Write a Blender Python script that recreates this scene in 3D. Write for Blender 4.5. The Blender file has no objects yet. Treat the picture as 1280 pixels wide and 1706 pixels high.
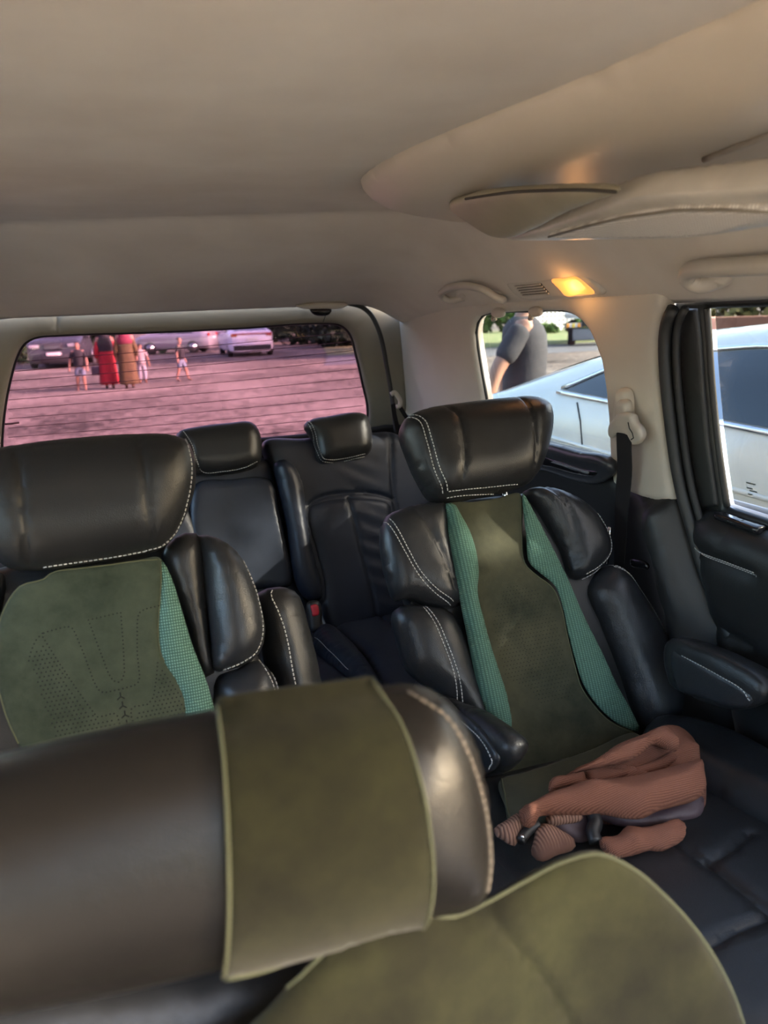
import bpy, bmesh, math, random
import numpy as np
from mathutils import Vector, Matrix
from mathutils.geometry import delaunay_2d_cdt
random.seed(7); RNG = np.random.RandomState(5)
scene = bpy.context.scene
COL = scene.collection

# ------------------------------------------------------------------ camera
F, CX, CY, EYE = 1280.0, 640.0, 853.0, 1.40
CAM = np.array([0.0, 0.0, EYE])
# camera axes in the car's frame: X across, Y towards the tailgate, Z up
M = np.array([[0.9409073293986998, 0.12055221540136746, -0.31648153318263106],
              [-0.33621520784015463, 0.2203282638612077, -0.9156499277348892],
              [-0.04065380057028062, 0.967947632625716, 0.24783996649746282]])
cd = bpy.data.cameras.new('camera'); co = bpy.data.objects.new('camera', cd); COL.objects.link(co)
mw = Matrix([list(M[0]) + [0], list(M[1]) + [0], list(M[2]) + [EYE], [0, 0, 0, 1]])
co.matrix_world = mw
cd.sensor_fit = 'HORIZONTAL'; cd.sensor_width = 36; cd.lens = 36.0
cd.clip_start = 0.02; cd.clip_end = 400
cd.dof.use_dof = True; cd.dof.focus_distance = 1.45; cd.dof.aperture_fstop = 7.0
scene.camera = co

# ------------------------------------------------------------------ sky, sun, exposure
SUN_FROM = Vector((0.65, -0.36, 0.37)).normalized()
world = bpy.data.worlds.new('sky'); scene.world = world; world.use_nodes = True
wn = world.node_tree; wn.nodes.clear()
wo = wn.nodes.new('ShaderNodeOutputWorld'); wb = wn.nodes.new('ShaderNodeBackground')
sky = wn.nodes.new('ShaderNodeTexSky'); sky.sky_type = 'NISHITA'; sky.sun_disc = False
sky.sun_elevation = math.asin(SUN_FROM.z); sky.sun_rotation = math.atan2(SUN_FROM.x, SUN_FROM.y)
sky.dust_density = 3.5; sky.air_density = 1.0
wn.links.new(sky.outputs[0], wb.inputs[0]); wb.inputs[1].default_value = 0.95
wn.links.new(wb.outputs[0], wo.inputs[0])
sl = bpy.data.lights.new('sun', 'SUN'); sl.energy = 18.0; sl.angle = 0.009; sl.color = (1.0, 0.93, 0.82)
so = bpy.data.objects.new('sun', sl); COL.objects.link(so); so.location = (12, -2, 14)
so.rotation_euler = SUN_FROM.to_track_quat('Z', 'Y').to_euler()
vs = scene.view_settings
vs.view_transform = 'Standard'; vs.look = 'None'; vs.gamma = 1.0; vs.use_curve_mapping = False
vs.exposure = 1.75
scene.cycles.use_denoising = True
scene.cycles.max_bounces = 10; scene.cycles.diffuse_bounces = 6; scene.cycles.transparent_max_bounces = 16
scene.cycles.sample_clamp_indirect = 6.0

# ------------------------------------------------------------------ projection helpers (pixels of the 1280x1706 frame -> points of the place)
def ray(px, py): return M @ np.array([(px - CX) / F, -(py - CY) / F, -1.0])
def onX(px, py, x): r = ray(px, py); return CAM + r * (x / r[0])
def onY(px, py, y): r = ray(px, py); return CAM + r * (y / r[1])
def onZ(px, py, z): r = ray(px, py); return CAM + r * ((z - EYE) / r[2])
class Frame:
    """a working plane: origin o, axes u, v and normal n (towards the viewer)"""
    def __init__(s, o, u, v):
        s.o = np.array(o, float); s.u = np.array(u, float); s.u /= np.linalg.norm(s.u)
        v = np.array(v, float); v = v - s.u * (v @ s.u); s.v = v / np.linalg.norm(v); s.n = np.cross(s.u, s.v)
    def px(s, px, py):
        r = ray(px, py); t = ((s.o - CAM) @ s.n) / (r @ s.n); p = CAM + r * t - s.o
        return (p @ s.u, p @ s.v)
    def pxs(s, pts): return [s.px(*p) for p in pts]
    def P(s, u, v, h=0.0): return s.o + s.u * u + s.v * v + s.n * h
    def lift(s, h): return Frame(s.o + s.n * h, s.u, s.v)
def reclined(o, deg, yaw=0):
    a = math.radians(deg); b = math.radians(yaw)
    u = np.array([math.cos(b), math.sin(b), 0]); f = np.array([-math.sin(b), math.cos(b), 0])
    return Frame(o, u, f * math.sin(a) + np.array([0, 0, math.cos(a)]))
def Z(zoom, off, pts): return [(off[0] + x / zoom, off[1] + y / zoom) for x, y in pts]

# ------------------------------------------------------------------ object helpers
ORG = {}
def thing(name, label, cat, loc, group=None):
    o = bpy.data.objects.new(name, None); COL.objects.link(o); o.empty_display_size = 0.05
    o.location = tuple(loc); o['label'] = label; o['category'] = cat
    if group: o['group'] = group
    ORG[o] = np.array(loc, float); return o
def tag(o, label, cat, group=None):
    o['label'] = label; o['category'] = cat
    if group: o['group'] = group
    return o
def struct(o): o['kind'] = 'structure'; return o
def stuff(o): o['kind'] = 'stuff'; return o
def mk(name, verts, faces, mat, parent=None, smooth=True, uv=None, loc=None, fix=False):
    verts = np.asarray(verts, float)
    if parent is not None: org = ORG[parent]
    elif loc is not None: org = np.array(loc, float)
    else: org = np.array([verts[:, 0].mean(), verts[:, 1].mean(), verts[:, 2].min()])
    me = bpy.data.meshes.new(name); me.from_pydata((verts - org).tolist(), [], [tuple(int(i) for i in f) for f in faces])
    if fix:
        bm = bmesh.new(); bm.from_mesh(me); bmesh.ops.recalc_face_normals(bm, faces=bm.faces); bm.to_mesh(me); bm.free()
    if uv is not None:
        lay = me.uv_layers.new(name='UVMap'); idx = np.empty(len(me.loops), int); me.loops.foreach_get('vertex_index', idx)
        lay.data.foreach_set('uv', np.asarray(uv, float)[idx].ravel())
    if smooth: me.polygons.foreach_set('use_smooth', [True] * len(me.polygons))
    if mat: me.materials.append(mat)
    me.update()
    o = bpy.data.objects.new(name, me); COL.objects.link(o)
    if parent is not None: o.parent = parent
    else: o.location = tuple(org)
    ORG[o] = org; return o

def catmull(pts, closed=True, n=8):
    P = np.asarray(pts, float); m = len(P); out = []
    rng = range(m) if closed else range(m - 1)
    for i in rng:
        if closed: a, b, c, d = P[i - 1], P[i], P[(i + 1) % m], P[(i + 2) % m]
        else: a, b, c, d = P[max(i - 1, 0)], P[i], P[i + 1], P[min(i + 2, m - 1)]
        # centripetal-like damping: tangents limited by the neighbouring segment lengths
        l1, l0, l2 = np.linalg.norm(c - b) + 1e-9, np.linalg.norm(b - a) + 1e-9, np.linalg.norm(d - c) + 1e-9
        t1 = ((b - a) / l0 + (c - b) / l1) * 0.5 * l1 if l0 > 1e-8 else (c - b)
        t2 = ((c - b) / l1 + (d - c) / l2) * 0.5 * l1 if l2 > 1e-8 else (c - b)
        for k in range(n):
            t = k / n; t2_, t3 = t * t, t * t * t
            out.append((2 * t3 - 3 * t2_ + 1) * b + (t3 - 2 * t2_ + t) * t1 + (-2 * t3 + 3 * t2_) * c + (t3 - t2_) * t2)
    if not closed: out.append(P[-1])
    return np.array(out)
def resample(poly, step, closed=True):
    P = np.asarray(poly, float)
    if closed: P = np.vstack([P, P[:1]])
    d = np.linalg.norm(np.diff(P, axis=0), axis=1); s = np.concatenate([[0], np.cumsum(d)]); L = s[-1]
    k = max(3 if closed else 1, int(round(L / step)))
    t = np.linspace(0, L, k + 1)
    if closed: t = t[:-1]
    return np.stack([np.interp(t, s, P[:, j]) for j in range(P.shape[1])], 1)
def segdist(pts, A, B):
    pts = np.asarray(pts, float); out = np.full(len(pts), 1e9); AB = B - A; L2 = (AB ** 2).sum(1) + 1e-15
    for i in range(0, len(pts), 2000):
        p = pts[i:i + 2000, None, :]; t = np.clip(((p - A[None]) * AB[None]).sum(2) / L2[None], 0, 1)
        d = p - (A[None] + AB[None] * t[..., None]); out[i:i + 2000] = np.sqrt((d ** 2).sum(2)).min(1)
    return out
def polydist(pts, poly, closed=True):
    P = np.asarray(poly, float)
    if closed: return segdist(pts, P, np.roll(P, -1, 0))
    return segdist(pts, P[:-1], P[1:])
def inside(pts, poly):
    pts = np.asarray(pts, float); P = np.asarray(poly, float); x, y = pts[:, 0], pts[:, 1]; r = np.zeros(len(pts), bool)
    x0, y0 = P[:, 0], P[:, 1]; x1, y1 = np.roll(x0, -1), np.roll(y0, -1)
    for a, b, c, d in zip(x0, y0, x1, y1):
        if b == d: continue
        m = ((b > y) != (d > y)) & (x < (c - a) * (y - b) / (d - b) + a); r ^= m
    return r

class Surf:
    """front height of a cushion over its plane, so seams and stitches can sit on it"""
    def __init__(s, fr, poly, holes, T, r, grooves, extra):
        s.fr, s.poly, s.holes, s.T, s.r, s.grooves, s.extra = fr, poly, holes, T, r, grooves, extra
    def dist(s, p):
        d = polydist(p, s.poly)
        for h in s.holes: d = np.minimum(d, polydist(p, h))
        return d
    def h(s, p, d=None):
        p = np.asarray(p, float)
        if d is None: d = np.where(inside(p, s.poly), s.dist(p), 0)
        t = np.clip(d / s.r, 0, 1); z = s.T * np.sqrt(np.maximum(0, 1 - (1 - t) ** 2))
        for g, w, dep in s.grooves:
            z = z - dep * np.exp(-(polydist(p, g, False) / w) ** 2) * np.clip(d / (0.25 * s.r), 0, 1)
        if s.extra is not None: z = z + s.extra(p[:, 0], p[:, 1], d)
        return z
    def P(s, p, lift=0.0):
        p = np.asarray(p, float); h = s.h(p) + lift
        return s.fr.o + p[:, :1] * s.fr.u + p[:, 1:2] * s.fr.v + h[:, None] * s.fr.n

def pillow(name, fr, outline, T, B, r, mat, parent=None, grooves=(), extra=None, step=0.02, holes=(), loc=None, bex=True, back_r=None):
    """an upholstered or moulded body: outline on the plane fr, rounded edge r, T proud in front, B thick behind"""
    bstep = max(0.004, min(step, r * 0.6))
    poly = resample(outline, bstep); hs = [resample(h, bstep) for h in holes]
    if np.sum(poly[:, 0] * np.roll(poly[:, 1], -1) - np.roll(poly[:, 0], -1) * poly[:, 1]) < 0: poly = poly[::-1]
    gr = [(np.asarray(g, float), w, dd) for g, w, dd in grooves]
    S = Surf(fr, poly, hs, T, r, gr, extra)
    cand = []
    for loop, sg in [(poly, 1)] + [(h, None) for h in hs]:
        tng = np.roll(loop, -1, 0) - np.roll(loop, 1, 0); tng /= (np.linalg.norm(tng, axis=1)[:, None] + 1e-12)
        nr = np.stack([-tng[:, 1], tng[:, 0]], 1)
        for q in (0.05, 0.17, 0.36, 0.62, 1.0):
            for sgn in ((1,) if sg else (1, -1)):
                c = loop + nr * (q * r * sgn)
                if q >= 0.6: c = c[::2]
                dd = S.dist(c); ok = (dd > 0.93 * q * r) & inside(c, poly)
                for h in hs: ok &= ~inside(c, h)
                cand.append(c[ok])
    for g, w, dd in gr:
        gg = resample(g, max(0.006, w), False); tg = np.gradient(gg, axis=0); tg /= (np.linalg.norm(tg, axis=1)[:, None] + 1e-12)
        ng = np.stack([-tg[:, 1], tg[:, 0]], 1)
        for q in (0, 0.6, -0.6, 1.3, -1.3, 2.2, -2.2): cand.append(gg + ng * w * q)
    lo, hi = poly.min(0), poly.max(0)
    gx, gy = np.meshgrid(np.arange(lo[0], hi[0], step), np.arange(lo[1], hi[1], step * 0.87))
    gx = gx + (np.arange(gx.shape[0]) % 2)[:, None] * step * 0.5
    grid = np.stack([gx.ravel(), gy.ravel()], 1); cand.append(grid)
    c = np.vstack(cand); ok = inside(c, poly)
    for h in hs: ok &= ~inside(c, h)
    c = c[ok]; d = S.dist(c); keep = d > min(0.03 * r, 0.3 * bstep); c = c[keep]
    # thin out points that crowd each other
    key = set(); sel = []; cell = max(0.0025, bstep * 0.45)
    for i, (a, b) in enumerate(np.floor(c / cell).astype(int)):
        if (a, b) not in key: key.add((a, b)); sel.append(i)
    c = c[sel]
    loops = [poly] + hs; allb = np.vstack(loops); edges = []; k = 0
    for L in loops:
        m = len(L); edges += [(k + i, k + (i + 1) % m) for i in range(m)]; k += m
    pts = np.vstack([allb, c])
    res = delaunay_2d_cdt([Vector((float(a), float(b))) for a, b in pts], edges, [], 0, 1e-6)
    V2 = np.array([[v.x, v.y] for v in res[0]]); tri = np.array([f for f in res[2] if len(f) == 3])
    cen = V2[tri].mean(1); ok = inside(cen, poly)
    for h in hs: ok &= ~inside(cen, h)
    tri = tri[ok]
    bset = set()
    for j, orig in enumerate(res[3]):
        if any(i < len(allb) for i in orig): bset.add(j)
    isb = np.zeros(len(V2), bool); isb[list(bset)] = True
    d = S.dist(V2); d[isb] = 0
    hf = S.h(V2, d)
    br = back_r or r
    t = np.clip(d / br, 0, 1); hb = -B * np.sqrt(np.maximum(0, 1 - (1 - t) ** 2))
    if extra is not None and bex: hb = hb + extra(V2[:, 0], V2[:, 1], d)
    if extra is not None and not bex: hf = np.where(isb, 0 * hf, hf)
    W = lambda h: fr.o + V2[:, :1] * fr.u + V2[:, 1:2] * fr.v + h[:, None] * fr.n
    nb = len(V2); remap = np.arange(nb); extraidx = np.where(~isb)[0]; remap[extraidx] = nb + np.arange(len(extraidx))
    verts = np.vstack([W(hf), W(hb)[extraidx]])
    faces = np.vstack([tri, remap[tri][:, ::-1]])
    uv = np.vstack([V2, V2[extraidx]])
    o = mk(name, verts, faces, mat, parent, uv=uv, loc=loc)
    return o, S

def tube(name, path, rad, mat, parent=None, segs=10, caps=True, squash=None, up=None, closed=False, loc=None):
    P = np.asarray(path, float); n = len(P); R = np.full(n, rad) if np.isscalar(rad) else np.asarray(rad, float)
    Tn = np.gradient(P, axis=0)
    if closed: Tn = np.roll(P, -1, 0) - np.roll(P, 1, 0)
    Tn /= (np.linalg.norm(Tn, axis=1)[:, None] + 1e-12)
    ref = np.array(up if up is not None else ([0, 0, 1] if abs(Tn[0][2]) < 0.9 else [1, 0, 0]), float)
    verts = []
    a = ref - Tn[0] * (ref @ Tn[0]); a /= np.linalg.norm(a)
    for i in range(n):
        if up is not None: a = ref - Tn[i] * (ref @ Tn[i])
        else: a = a - Tn[i] * (a @ Tn[i])
        a /= (np.linalg.norm(a) + 1e-12); b = np.cross(Tn[i], a); sq = squash or (1, 1)
        for k in range(segs):
            th = 2 * math.pi * k / segs; verts.append(P[i] + R[i] * (a * math.cos(th) * sq[0] + b * math.sin(th) * sq[1]))
    faces = []
    for i in range(n if closed else n - 1):
        j = (i + 1) % n
        for k in range(segs):
            l = (k + 1) % segs; faces.append((i * segs + k, i * segs + l, j * segs + l, j * segs + k))
    if caps and not closed: faces += [tuple(range(segs))[::-1], tuple((n - 1) * segs + k for k in range(segs))]
    return mk(name, verts, faces, mat, parent, fix=True, loc=loc)

def ribbon(name, path, width, thick, across, mat, parent=None, loc=None):
    """flat webbing: rectangular section swept along path, its width along `across`"""
    P = np.asarray(path, float); n = len(P); ac = np.asarray(across, float); ac = ac if ac.ndim == 2 else np.repeat(ac[None], n, 0)
    Tn = np.gradient(P, axis=0); verts = []; faces = []
    w = np.full(n, width) if np.isscalar(width) else np.asarray(width)
    for i in range(n):
        t = Tn[i] / (np.linalg.norm(Tn[i]) + 1e-12); a = ac[i] - t * (ac[i] @ t); a /= np.linalg.norm(a); b = np.cross(t, a)
        for x, y in ((-1, -.5), (-.93, -1), (.93, -1), (1, -.5), (1, .5), (.93, 1), (-.93, 1), (-1, .5)):
            verts.append(P[i] + a * x * w[i] / 2 + b * y * thick / 2)
    for i in range(n - 1):
        for k in range(8): l = (k + 1) % 8; faces.append((i * 8 + k, i * 8 + l, i * 8 + 8 + l, i * 8 + 8 + k))
    faces += [tuple(range(8))[::-1], tuple((n - 1) * 8 + k for k in range(8))]
    return mk(name, verts, faces, mat, parent, smooth=False, fix=True, loc=loc)

def box(name, c, size, mat, parent=None, axes=None, bevel=0.0, seg=2, loc=None):
    bm = bmesh.new(); bmesh.ops.create_cube(bm, size=1)
    for v in bm.verts: v.co = Vector((v.co.x * size[0], v.co.y * size[1], v.co.z * size[2]))
    if bevel: bmesh.ops.bevel(bm, geom=list(bm.edges), offset=bevel, segments=seg, affect='EDGES', profile=0.6)
    A = np.array(axes, float) if axes is not None else np.eye(3)
    vs_ = [np.array(c) + A.T @ np.array(v.co) for v in bm.verts]; bm.verts.index_update()
    fs = [[v.index for v in f.verts] for f in bm.faces]; bm.free()
    return mk(name, vs_, fs, mat, parent, smooth=bool(bevel), loc=loc)

def boxes(name, items, mat, parent=None, loc=None):
    """many tiny boxes in one mesh: items = (centre, axes 3x3 rows, half sizes)"""
    V, Fc = [], []
    for c, A, hs in items:
        k = len(V)
        for sx in (-1, 1):
            for sy in (-1, 1):
                for sz in (-1, 1): V.append(np.array(c) + A[0] * sx * hs[0] + A[1] * sy * hs[1] + A[2] * sz * hs[2])
        Fc += [(k, k + 1, k + 3, k + 2), (k + 4, k + 6, k + 7, k + 5), (k, k + 4, k + 5, k + 1), (k + 2, k + 3, k + 7, k + 6), (k, k + 2, k + 6, k + 4), (k + 1, k + 5, k + 7, k + 3)]
    return mk(name, V, Fc, mat, parent, smooth=False, fix=True, loc=loc)

def stitches(S, line, mat, parent, pitch=0.0062, ln=0.0042, w=0.0007, double=0.0, lift=0.0004, name='stitching'):
    items = []; L = resample(catmull(line, False, 10), pitch, False)
    for off in ((0,) if not double else (-double / 2, double / 2)):
        t = np.gradient(L, axis=0); t /= (np.linalg.norm(t, axis=1)[:, None] + 1e-12); nn = np.stack([-t[:, 1], t[:, 0]], 1)
        Q = L + nn * off
        ins = inside(Q, S.poly)
        P0 = S.P(Q - t * ln / 2, lift); P1 = S.P(Q + t * ln / 2, lift)
        for a, b, ok in zip(P0, P1, ins):
            if not ok: continue
            ax = b - a; l = np.linalg.norm(ax); ax /= l
            if l > 4 * ln: continue
            by = np.cross(S.fr.n, ax); by /= (np.linalg.norm(by) + 1e-9); bz = np.cross(ax, by)
            items.append(((a + b) / 2, np.array([ax, by, bz]), (l / 2, w, w)))
    if not items: return None
    return stuff(boxes(name, items, mat, parent))

def lathe(name, prof, c, axis, mat, parent=None, segs=28, loc=None):
    """profile (radius, height) turned about axis through c"""
    ax = np.array(axis, float); ax /= np.linalg.norm(ax); ref = np.array([0, 0, 1.0]) if abs(ax[2]) < .9 else np.array([1.0, 0, 0])
    a = np.cross(ax, ref); a /= np.linalg.norm(a); b = np.cross(ax, a); V, Fc = [], []
    for r_, h in prof:
        for k in range(segs):
            th = 2 * math.pi * k / segs; V.append(np.array(c) + ax * h + r_ * (a * math.cos(th) + b * math.sin(th)))
    for i in range(len(prof) - 1):
        for k in range(segs): l = (k + 1) % segs; Fc.append((i * segs + k, i * segs + l, i * segs + segs + l, i * segs + segs + k))
    Fc += [tuple(range(segs))[::-1], tuple((len(prof) - 1) * segs + k for k in range(segs))]
    return mk(name, V, Fc, mat, parent, fix=True, loc=loc)

def skinned(name, joints, edges, mat, parent=None, root=0, sub=2, loc=None):
    """one continuous body grown over a skeleton: joints = (x, y, z, radius)"""
    me = bpy.data.meshes.new('sk'); me.from_pydata([j[:3] for j in joints], edges, [])
    o = bpy.data.objects.new('sk', me); COL.objects.link(o)
    o.modifiers.new('s', 'SKIN'); sv = me.skin_vertices[0].data if me.skin_vertices else None
    if sv is None:
        bm = bmesh.new(); bm.from_mesh(me); bm.verts.layers.skin.verify(); bm.to_mesh(me); bm.free(); sv = me.skin_vertices[0].data
    for i, j in enumerate(joints):
        r_ = j[3]; sv[i].radius = (r_, r_) if np.isscalar(r_) else r_; sv[i].use_root = (i == root)
    ss = o.modifiers.new('d', 'SUBSURF'); ss.levels = sub; ss.render_levels = sub
    dg = bpy.context.evaluated_depsgraph_get(); ev = o.evaluated_get(dg); m2 = bpy.data.meshes.new_from_object(ev)
    V = [tuple(v.co) for v in m2.vertices]; Fc = [tuple(p.vertices) for p in m2.polygons]
    bpy.data.objects.remove(o); bpy.data.meshes.remove(me); bpy.data.meshes.remove(m2)
    return mk(name, V, Fc, mat, parent, loc=loc)

# ------------------------------------------------------------------ materials
def newmat(name):
    m = bpy.data.materials.new(name); m.use_nodes = True; nt = m.node_tree
    return m, nt, nt.nodes['Principled BSDF']
def rgb(h):
    h = h.lstrip('#'); c = [int(h[i:i + 2], 16) / 255 for i in (0, 2, 4)]
    return tuple(x / 12.92 if x <= .04045 else ((x + .055) / 1.055) ** 2.4 for x in c)
def texco(nt, kind='Object', scale=(1, 1, 1)):
    tc = nt.nodes.new('ShaderNodeTexCoord'); mp = nt.nodes.new('ShaderNodeMapping'); mp.inputs['Scale'].default_value = scale
    nt.links.new(tc.outputs[kind], mp.inputs[0]); return mp.outputs[0]
def noise(nt, vec, scale, detail=4, rough=.55):
    n = nt.nodes.new('ShaderNodeTexNoise'); n.inputs['Scale'].default_value = scale; n.inputs['Detail'].default_value = detail; n.inputs['Roughness'].default_value = rough
    nt.links.new(vec, n.inputs['Vector']); return n.outputs['Fac']
def ramp(nt, fac, stops):
    r_ = nt.nodes.new('ShaderNodeValToRGB'); e = r_.color_ramp.elements
    while len(e) < len(stops): e.new(0.5)
    for el, (p, c) in zip(e, stops): el.position = p; el.color = (*c, 1) if len(c) == 3 else c
    nt.links.new(fac, r_.inputs[0]); return r_.outputs[0]
def bump(nt, bs, h, strength=.2, dist=.002):
    b = nt.nodes.new('ShaderNodeBump'); b.inputs['Strength'].default_value = strength; b.inputs['Distance'].default_value = dist
    nt.links.new(h, b.inputs['Height']); nt.links.new(b.outputs[0], bs.inputs['Normal']); return b
def mat_simple(name, c1, rough=.5, metal=0, c2=None, nscale=8, bscale=0, bstr=.15, bdist=.002, spec=.5, sheen=0, coat=0, kind='Object', vary=(.35, .65)):
    m, nt, b = newmat(name); v = texco(nt, kind)
    b.inputs['Roughness'].default_value = rough; b.inputs['Metallic'].default_value = metal; b.inputs['Specular IOR Level'].default_value = spec
    if sheen: b.inputs['Sheen Weight'].default_value = sheen; b.inputs['Sheen Roughness'].default_value = .4
    if coat: b.inputs['Coat Weight'].default_value = coat; b.inputs['Coat Roughness'].default_value = .05
    if c2 is None: c2 = tuple(x * .82 for x in c1)
    nt.links.new(ramp(nt, noise(nt, v, nscale), [(vary[0], c1), (vary[1], c2)]), b.inputs['Base Color'])
    if bscale: bump(nt, b, noise(nt, v, bscale, 3), bstr, bdist)
    return m
def mat_leather(name, c, rough=.38, scale=420, strength=.28):
    m, nt, b = newmat(name); v = texco(nt)
    b.inputs['Roughness'].default_value = rough; b.inputs['Specular IOR Level'].default_value = .33
    nt.links.new(ramp(nt, noise(nt, v, 14), [(.3, c), (.7, tuple(x * 1.25 for x in c))]), b.inputs['Base Color'])
    vo = nt.nodes.new('ShaderNodeTexVoronoi'); vo.feature = 'DISTANCE_TO_EDGE'; vo.inputs['Scale'].default_value = scale; nt.links.new(v, vo.inputs['Vector'])
    mx = nt.nodes.new('ShaderNodeMath'); mx.operation = 'ADD'; nt.links.new(vo.outputs[0], mx.inputs[0]); nt.links.new(noise(nt, v, 30, 3), mx.inputs[1])
    bump(nt, b, mx.outputs[0], strength, .0012)
    return m
def mat_suede(name, a, c, d):
    m, nt, b = newmat(name); v = texco(nt)
    b.inputs['Roughness'].default_value = .95; b.inputs['Specular IOR Level'].default_value = .15
    b.inputs['Sheen Weight'].default_value = .08; b.inputs['Sheen Roughness'].default_value = .5
    nt.links.new(ramp(nt, noise(nt, v, 9, 6, .65), [(.32, d), (.5, c), (.68, a)]), b.inputs['Base Color'])
    bump(nt, b, noise(nt, v, 600, 2), .25, .001)
    return m
def mat_weave(name, c1, c2, sx, sy):
    m, nt, b = newmat(name); v = texco(nt, 'UV', (sx, sy, 1))
    b.inputs['Roughness'].default_value = .9; b.inputs['Specular IOR Level'].default_value = .2
    def wave(dirn):
        w = nt.nodes.new('ShaderNodeTexWave'); w.bands_direction = dirn; w.inputs['Scale'].default_value = 1.0; w.inputs['Distortion'].default_value = 0.6
        nt.links.new(v, w.inputs['Vector']); return w.outputs['Fac']
    mu = nt.nodes.new('ShaderNodeMath'); mu.operation = 'MULTIPLY'; nt.links.new(wave('X'), mu.inputs[0]); nt.links.new(wave('Y'), mu.inputs[1])
    nt.links.new(ramp(nt, mu.outputs[0], [(.05, c2), (.6, c1)]), b.inputs['Base Color']); bump(nt, b, mu.outputs[0], .6, .0015)
    return m
def mat_glass(name, tint, gloss=.06):
    m, nt, b = newmat(name); nt.nodes.remove(b); out = nt.nodes['Material Output']
    tr = nt.nodes.new('ShaderNodeBsdfTransparent'); tr.inputs[0].default_value = (*tint, 1)
    gl = nt.nodes.new('ShaderNodeBsdfGlossy'); gl.inputs['Roughness'].default_value = .02; gl.inputs[0].default_value = (.8, .8, .8, 1)
    mx = nt.nodes.new('ShaderNodeMixShader'); mx.inputs[0].default_value = gloss
    nt.links.new(tr.outputs[0], mx.inputs[1]); nt.links.new(gl.outputs[0], mx.inputs[2]); nt.links.new(mx.outputs[0], out.inputs[0]); return m
def mat_emit(name, c, s, base=(.8, .6, .4)):
    m, nt, b = newmat(name); b.inputs['Base Color'].default_value = (*base, 1); b.inputs['Emission Color'].default_value = (*c, 1); b.inputs['Emission Strength'].default_value = s
    b.inputs['Roughness'].default_value = .3; return m

L_BLACK = mat_leather('black leather', (.013, .0134, .0145), .34)
L_SIDE = mat_leather('black leather side', (.017, .018, .0205), .31)
L_THIRD = mat_leather('blue black leather', (.014, .017, .025), .34)
PL_BLACK = mat_simple('black trim plastic', (.014, .014, .015), .48, bscale=500, bstr=.2, bdist=.001)
PL_GLOSS = mat_simple('dark glossy plastic', (.01, .01, .012), .18)
RUBBER = mat_simple('rubber seal', (.022, .023, .023), .55, bscale=200)
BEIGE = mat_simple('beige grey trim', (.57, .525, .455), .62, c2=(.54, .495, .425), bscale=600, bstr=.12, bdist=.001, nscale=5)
HEADLN = mat_simple('headliner cloth', (.65, .595, .525), .95, c2=(.58, .52, .45), bscale=900, bstr=.35, bdist=.001, nscale=4, spec=.1)
HANDLE = mat_simple('beige handle plastic', (.52, .47, .40), .4, bscale=300, bstr=.1, bdist=.0005)
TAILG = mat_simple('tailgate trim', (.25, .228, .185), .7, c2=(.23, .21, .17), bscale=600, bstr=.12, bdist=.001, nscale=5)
STITCH = mat_simple('pale thread', (.42, .42, .41), .8)
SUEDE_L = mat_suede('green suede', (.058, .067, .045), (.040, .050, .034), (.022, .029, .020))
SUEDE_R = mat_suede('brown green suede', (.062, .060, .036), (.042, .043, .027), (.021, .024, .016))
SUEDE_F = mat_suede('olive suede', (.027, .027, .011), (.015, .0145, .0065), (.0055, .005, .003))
EDGE = mat_simple('cover edging', (.075, .08, .043), .9)
MESH_G = mat_weave('green mesh fabric', (.15, .27, .22), (.045, .10, .08), 95, 80)
MESH_R = mat_weave('green ribbed fabric', (.12, .22, .165), (.05, .105, .08), 60, 95)
DOTS = mat_simple('perforation', (.004, .005, .004), .9)
BELT = mat_weave('belt webbing', (.075, .07, .07), (.02, .02, .022), 150, 120)
RED_BTN = mat_simple('red plastic', (.62, .03, .05), .35)
CHROME = mat_simple('chrome', (.75, .76, .78), .12, 1)
LAMP = mat_emit('warm lamp lens', (1.0, .30, .045), .40, (.8, .5, .25))
KNIT = mat_weave('brown knit', (.29, .125, .078), (.14, .055, .036), 190, 150)
RIB = mat_weave('ribbed knit', (.25, .14, .10), (.10, .05, .036), 70, 3)
LINING = mat_simple('purple brown lining', (.075, .045, .05), .55, bscale=40, bstr=.3, bdist=.004)
CARPET = mat_simple('black carpet', (.012, .012, .012), .95, bscale=700, bstr=.5)
GLASS_PINK = mat_glass('pink film glass', (.425, .308, .36), .03)
GLASS_SIDE = mat_glass('privacy glass', (.47, .475, .47), .03)
GLASS_CLEAR = mat_glass('clear glass', (.9, .93, .92), .04)
# ================================================================== THE CAR'S SHELL
MID = 0.255                      # centre line of the car; the camera stands left of it
def sstep(a, b, x): t = np.clip((x - a) / (b - a), 0, 1); return t * t * (3 - 2 * t)
def ceil_z(x, y):
    a = np.abs(x - MID)
    side = 0.225 * sstep(0.40, 0.72, a) ** 1.15
    yc = 1.79 - 0.25 * (x - 0.15)
    rear = 0.18 * np.clip((y - yc) / (2.38 - yc), 0, 1.05) ** 0.9
    return 1.62 - (side ** 3 + rear ** 3) ** (1 / 3.0)
xs = np.concatenate([np.linspace(-0.44, 0.95, 90)]); ys = np.linspace(-0.40, 2.40, 150)
gx, gy = np.meshgrid(xs, ys); gz = ceil_z(gx, gy)
n0, n1 = gx.shape; idx = np.arange(n0 * n1).reshape(n0, n1)
top = np.stack([gx.ravel(), gy.ravel(), gz.ravel()], 1); up_ = top + [0, 0, .03]
fb = [(idx[i, j], idx[i + 1, j], idx[i + 1, j + 1], idx[i, j + 1]) for i in range(n0 - 1) for j in range(n1 - 1)]
N = n0 * n1
ft = [tuple(k + N for k in f[::-1]) for f in fb]
rim = list(idx[0, :]) + list(idx[1:, -1]) + list(idx[-1, -2::-1]) + list(idx[-2:0:-1, 0])
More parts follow.
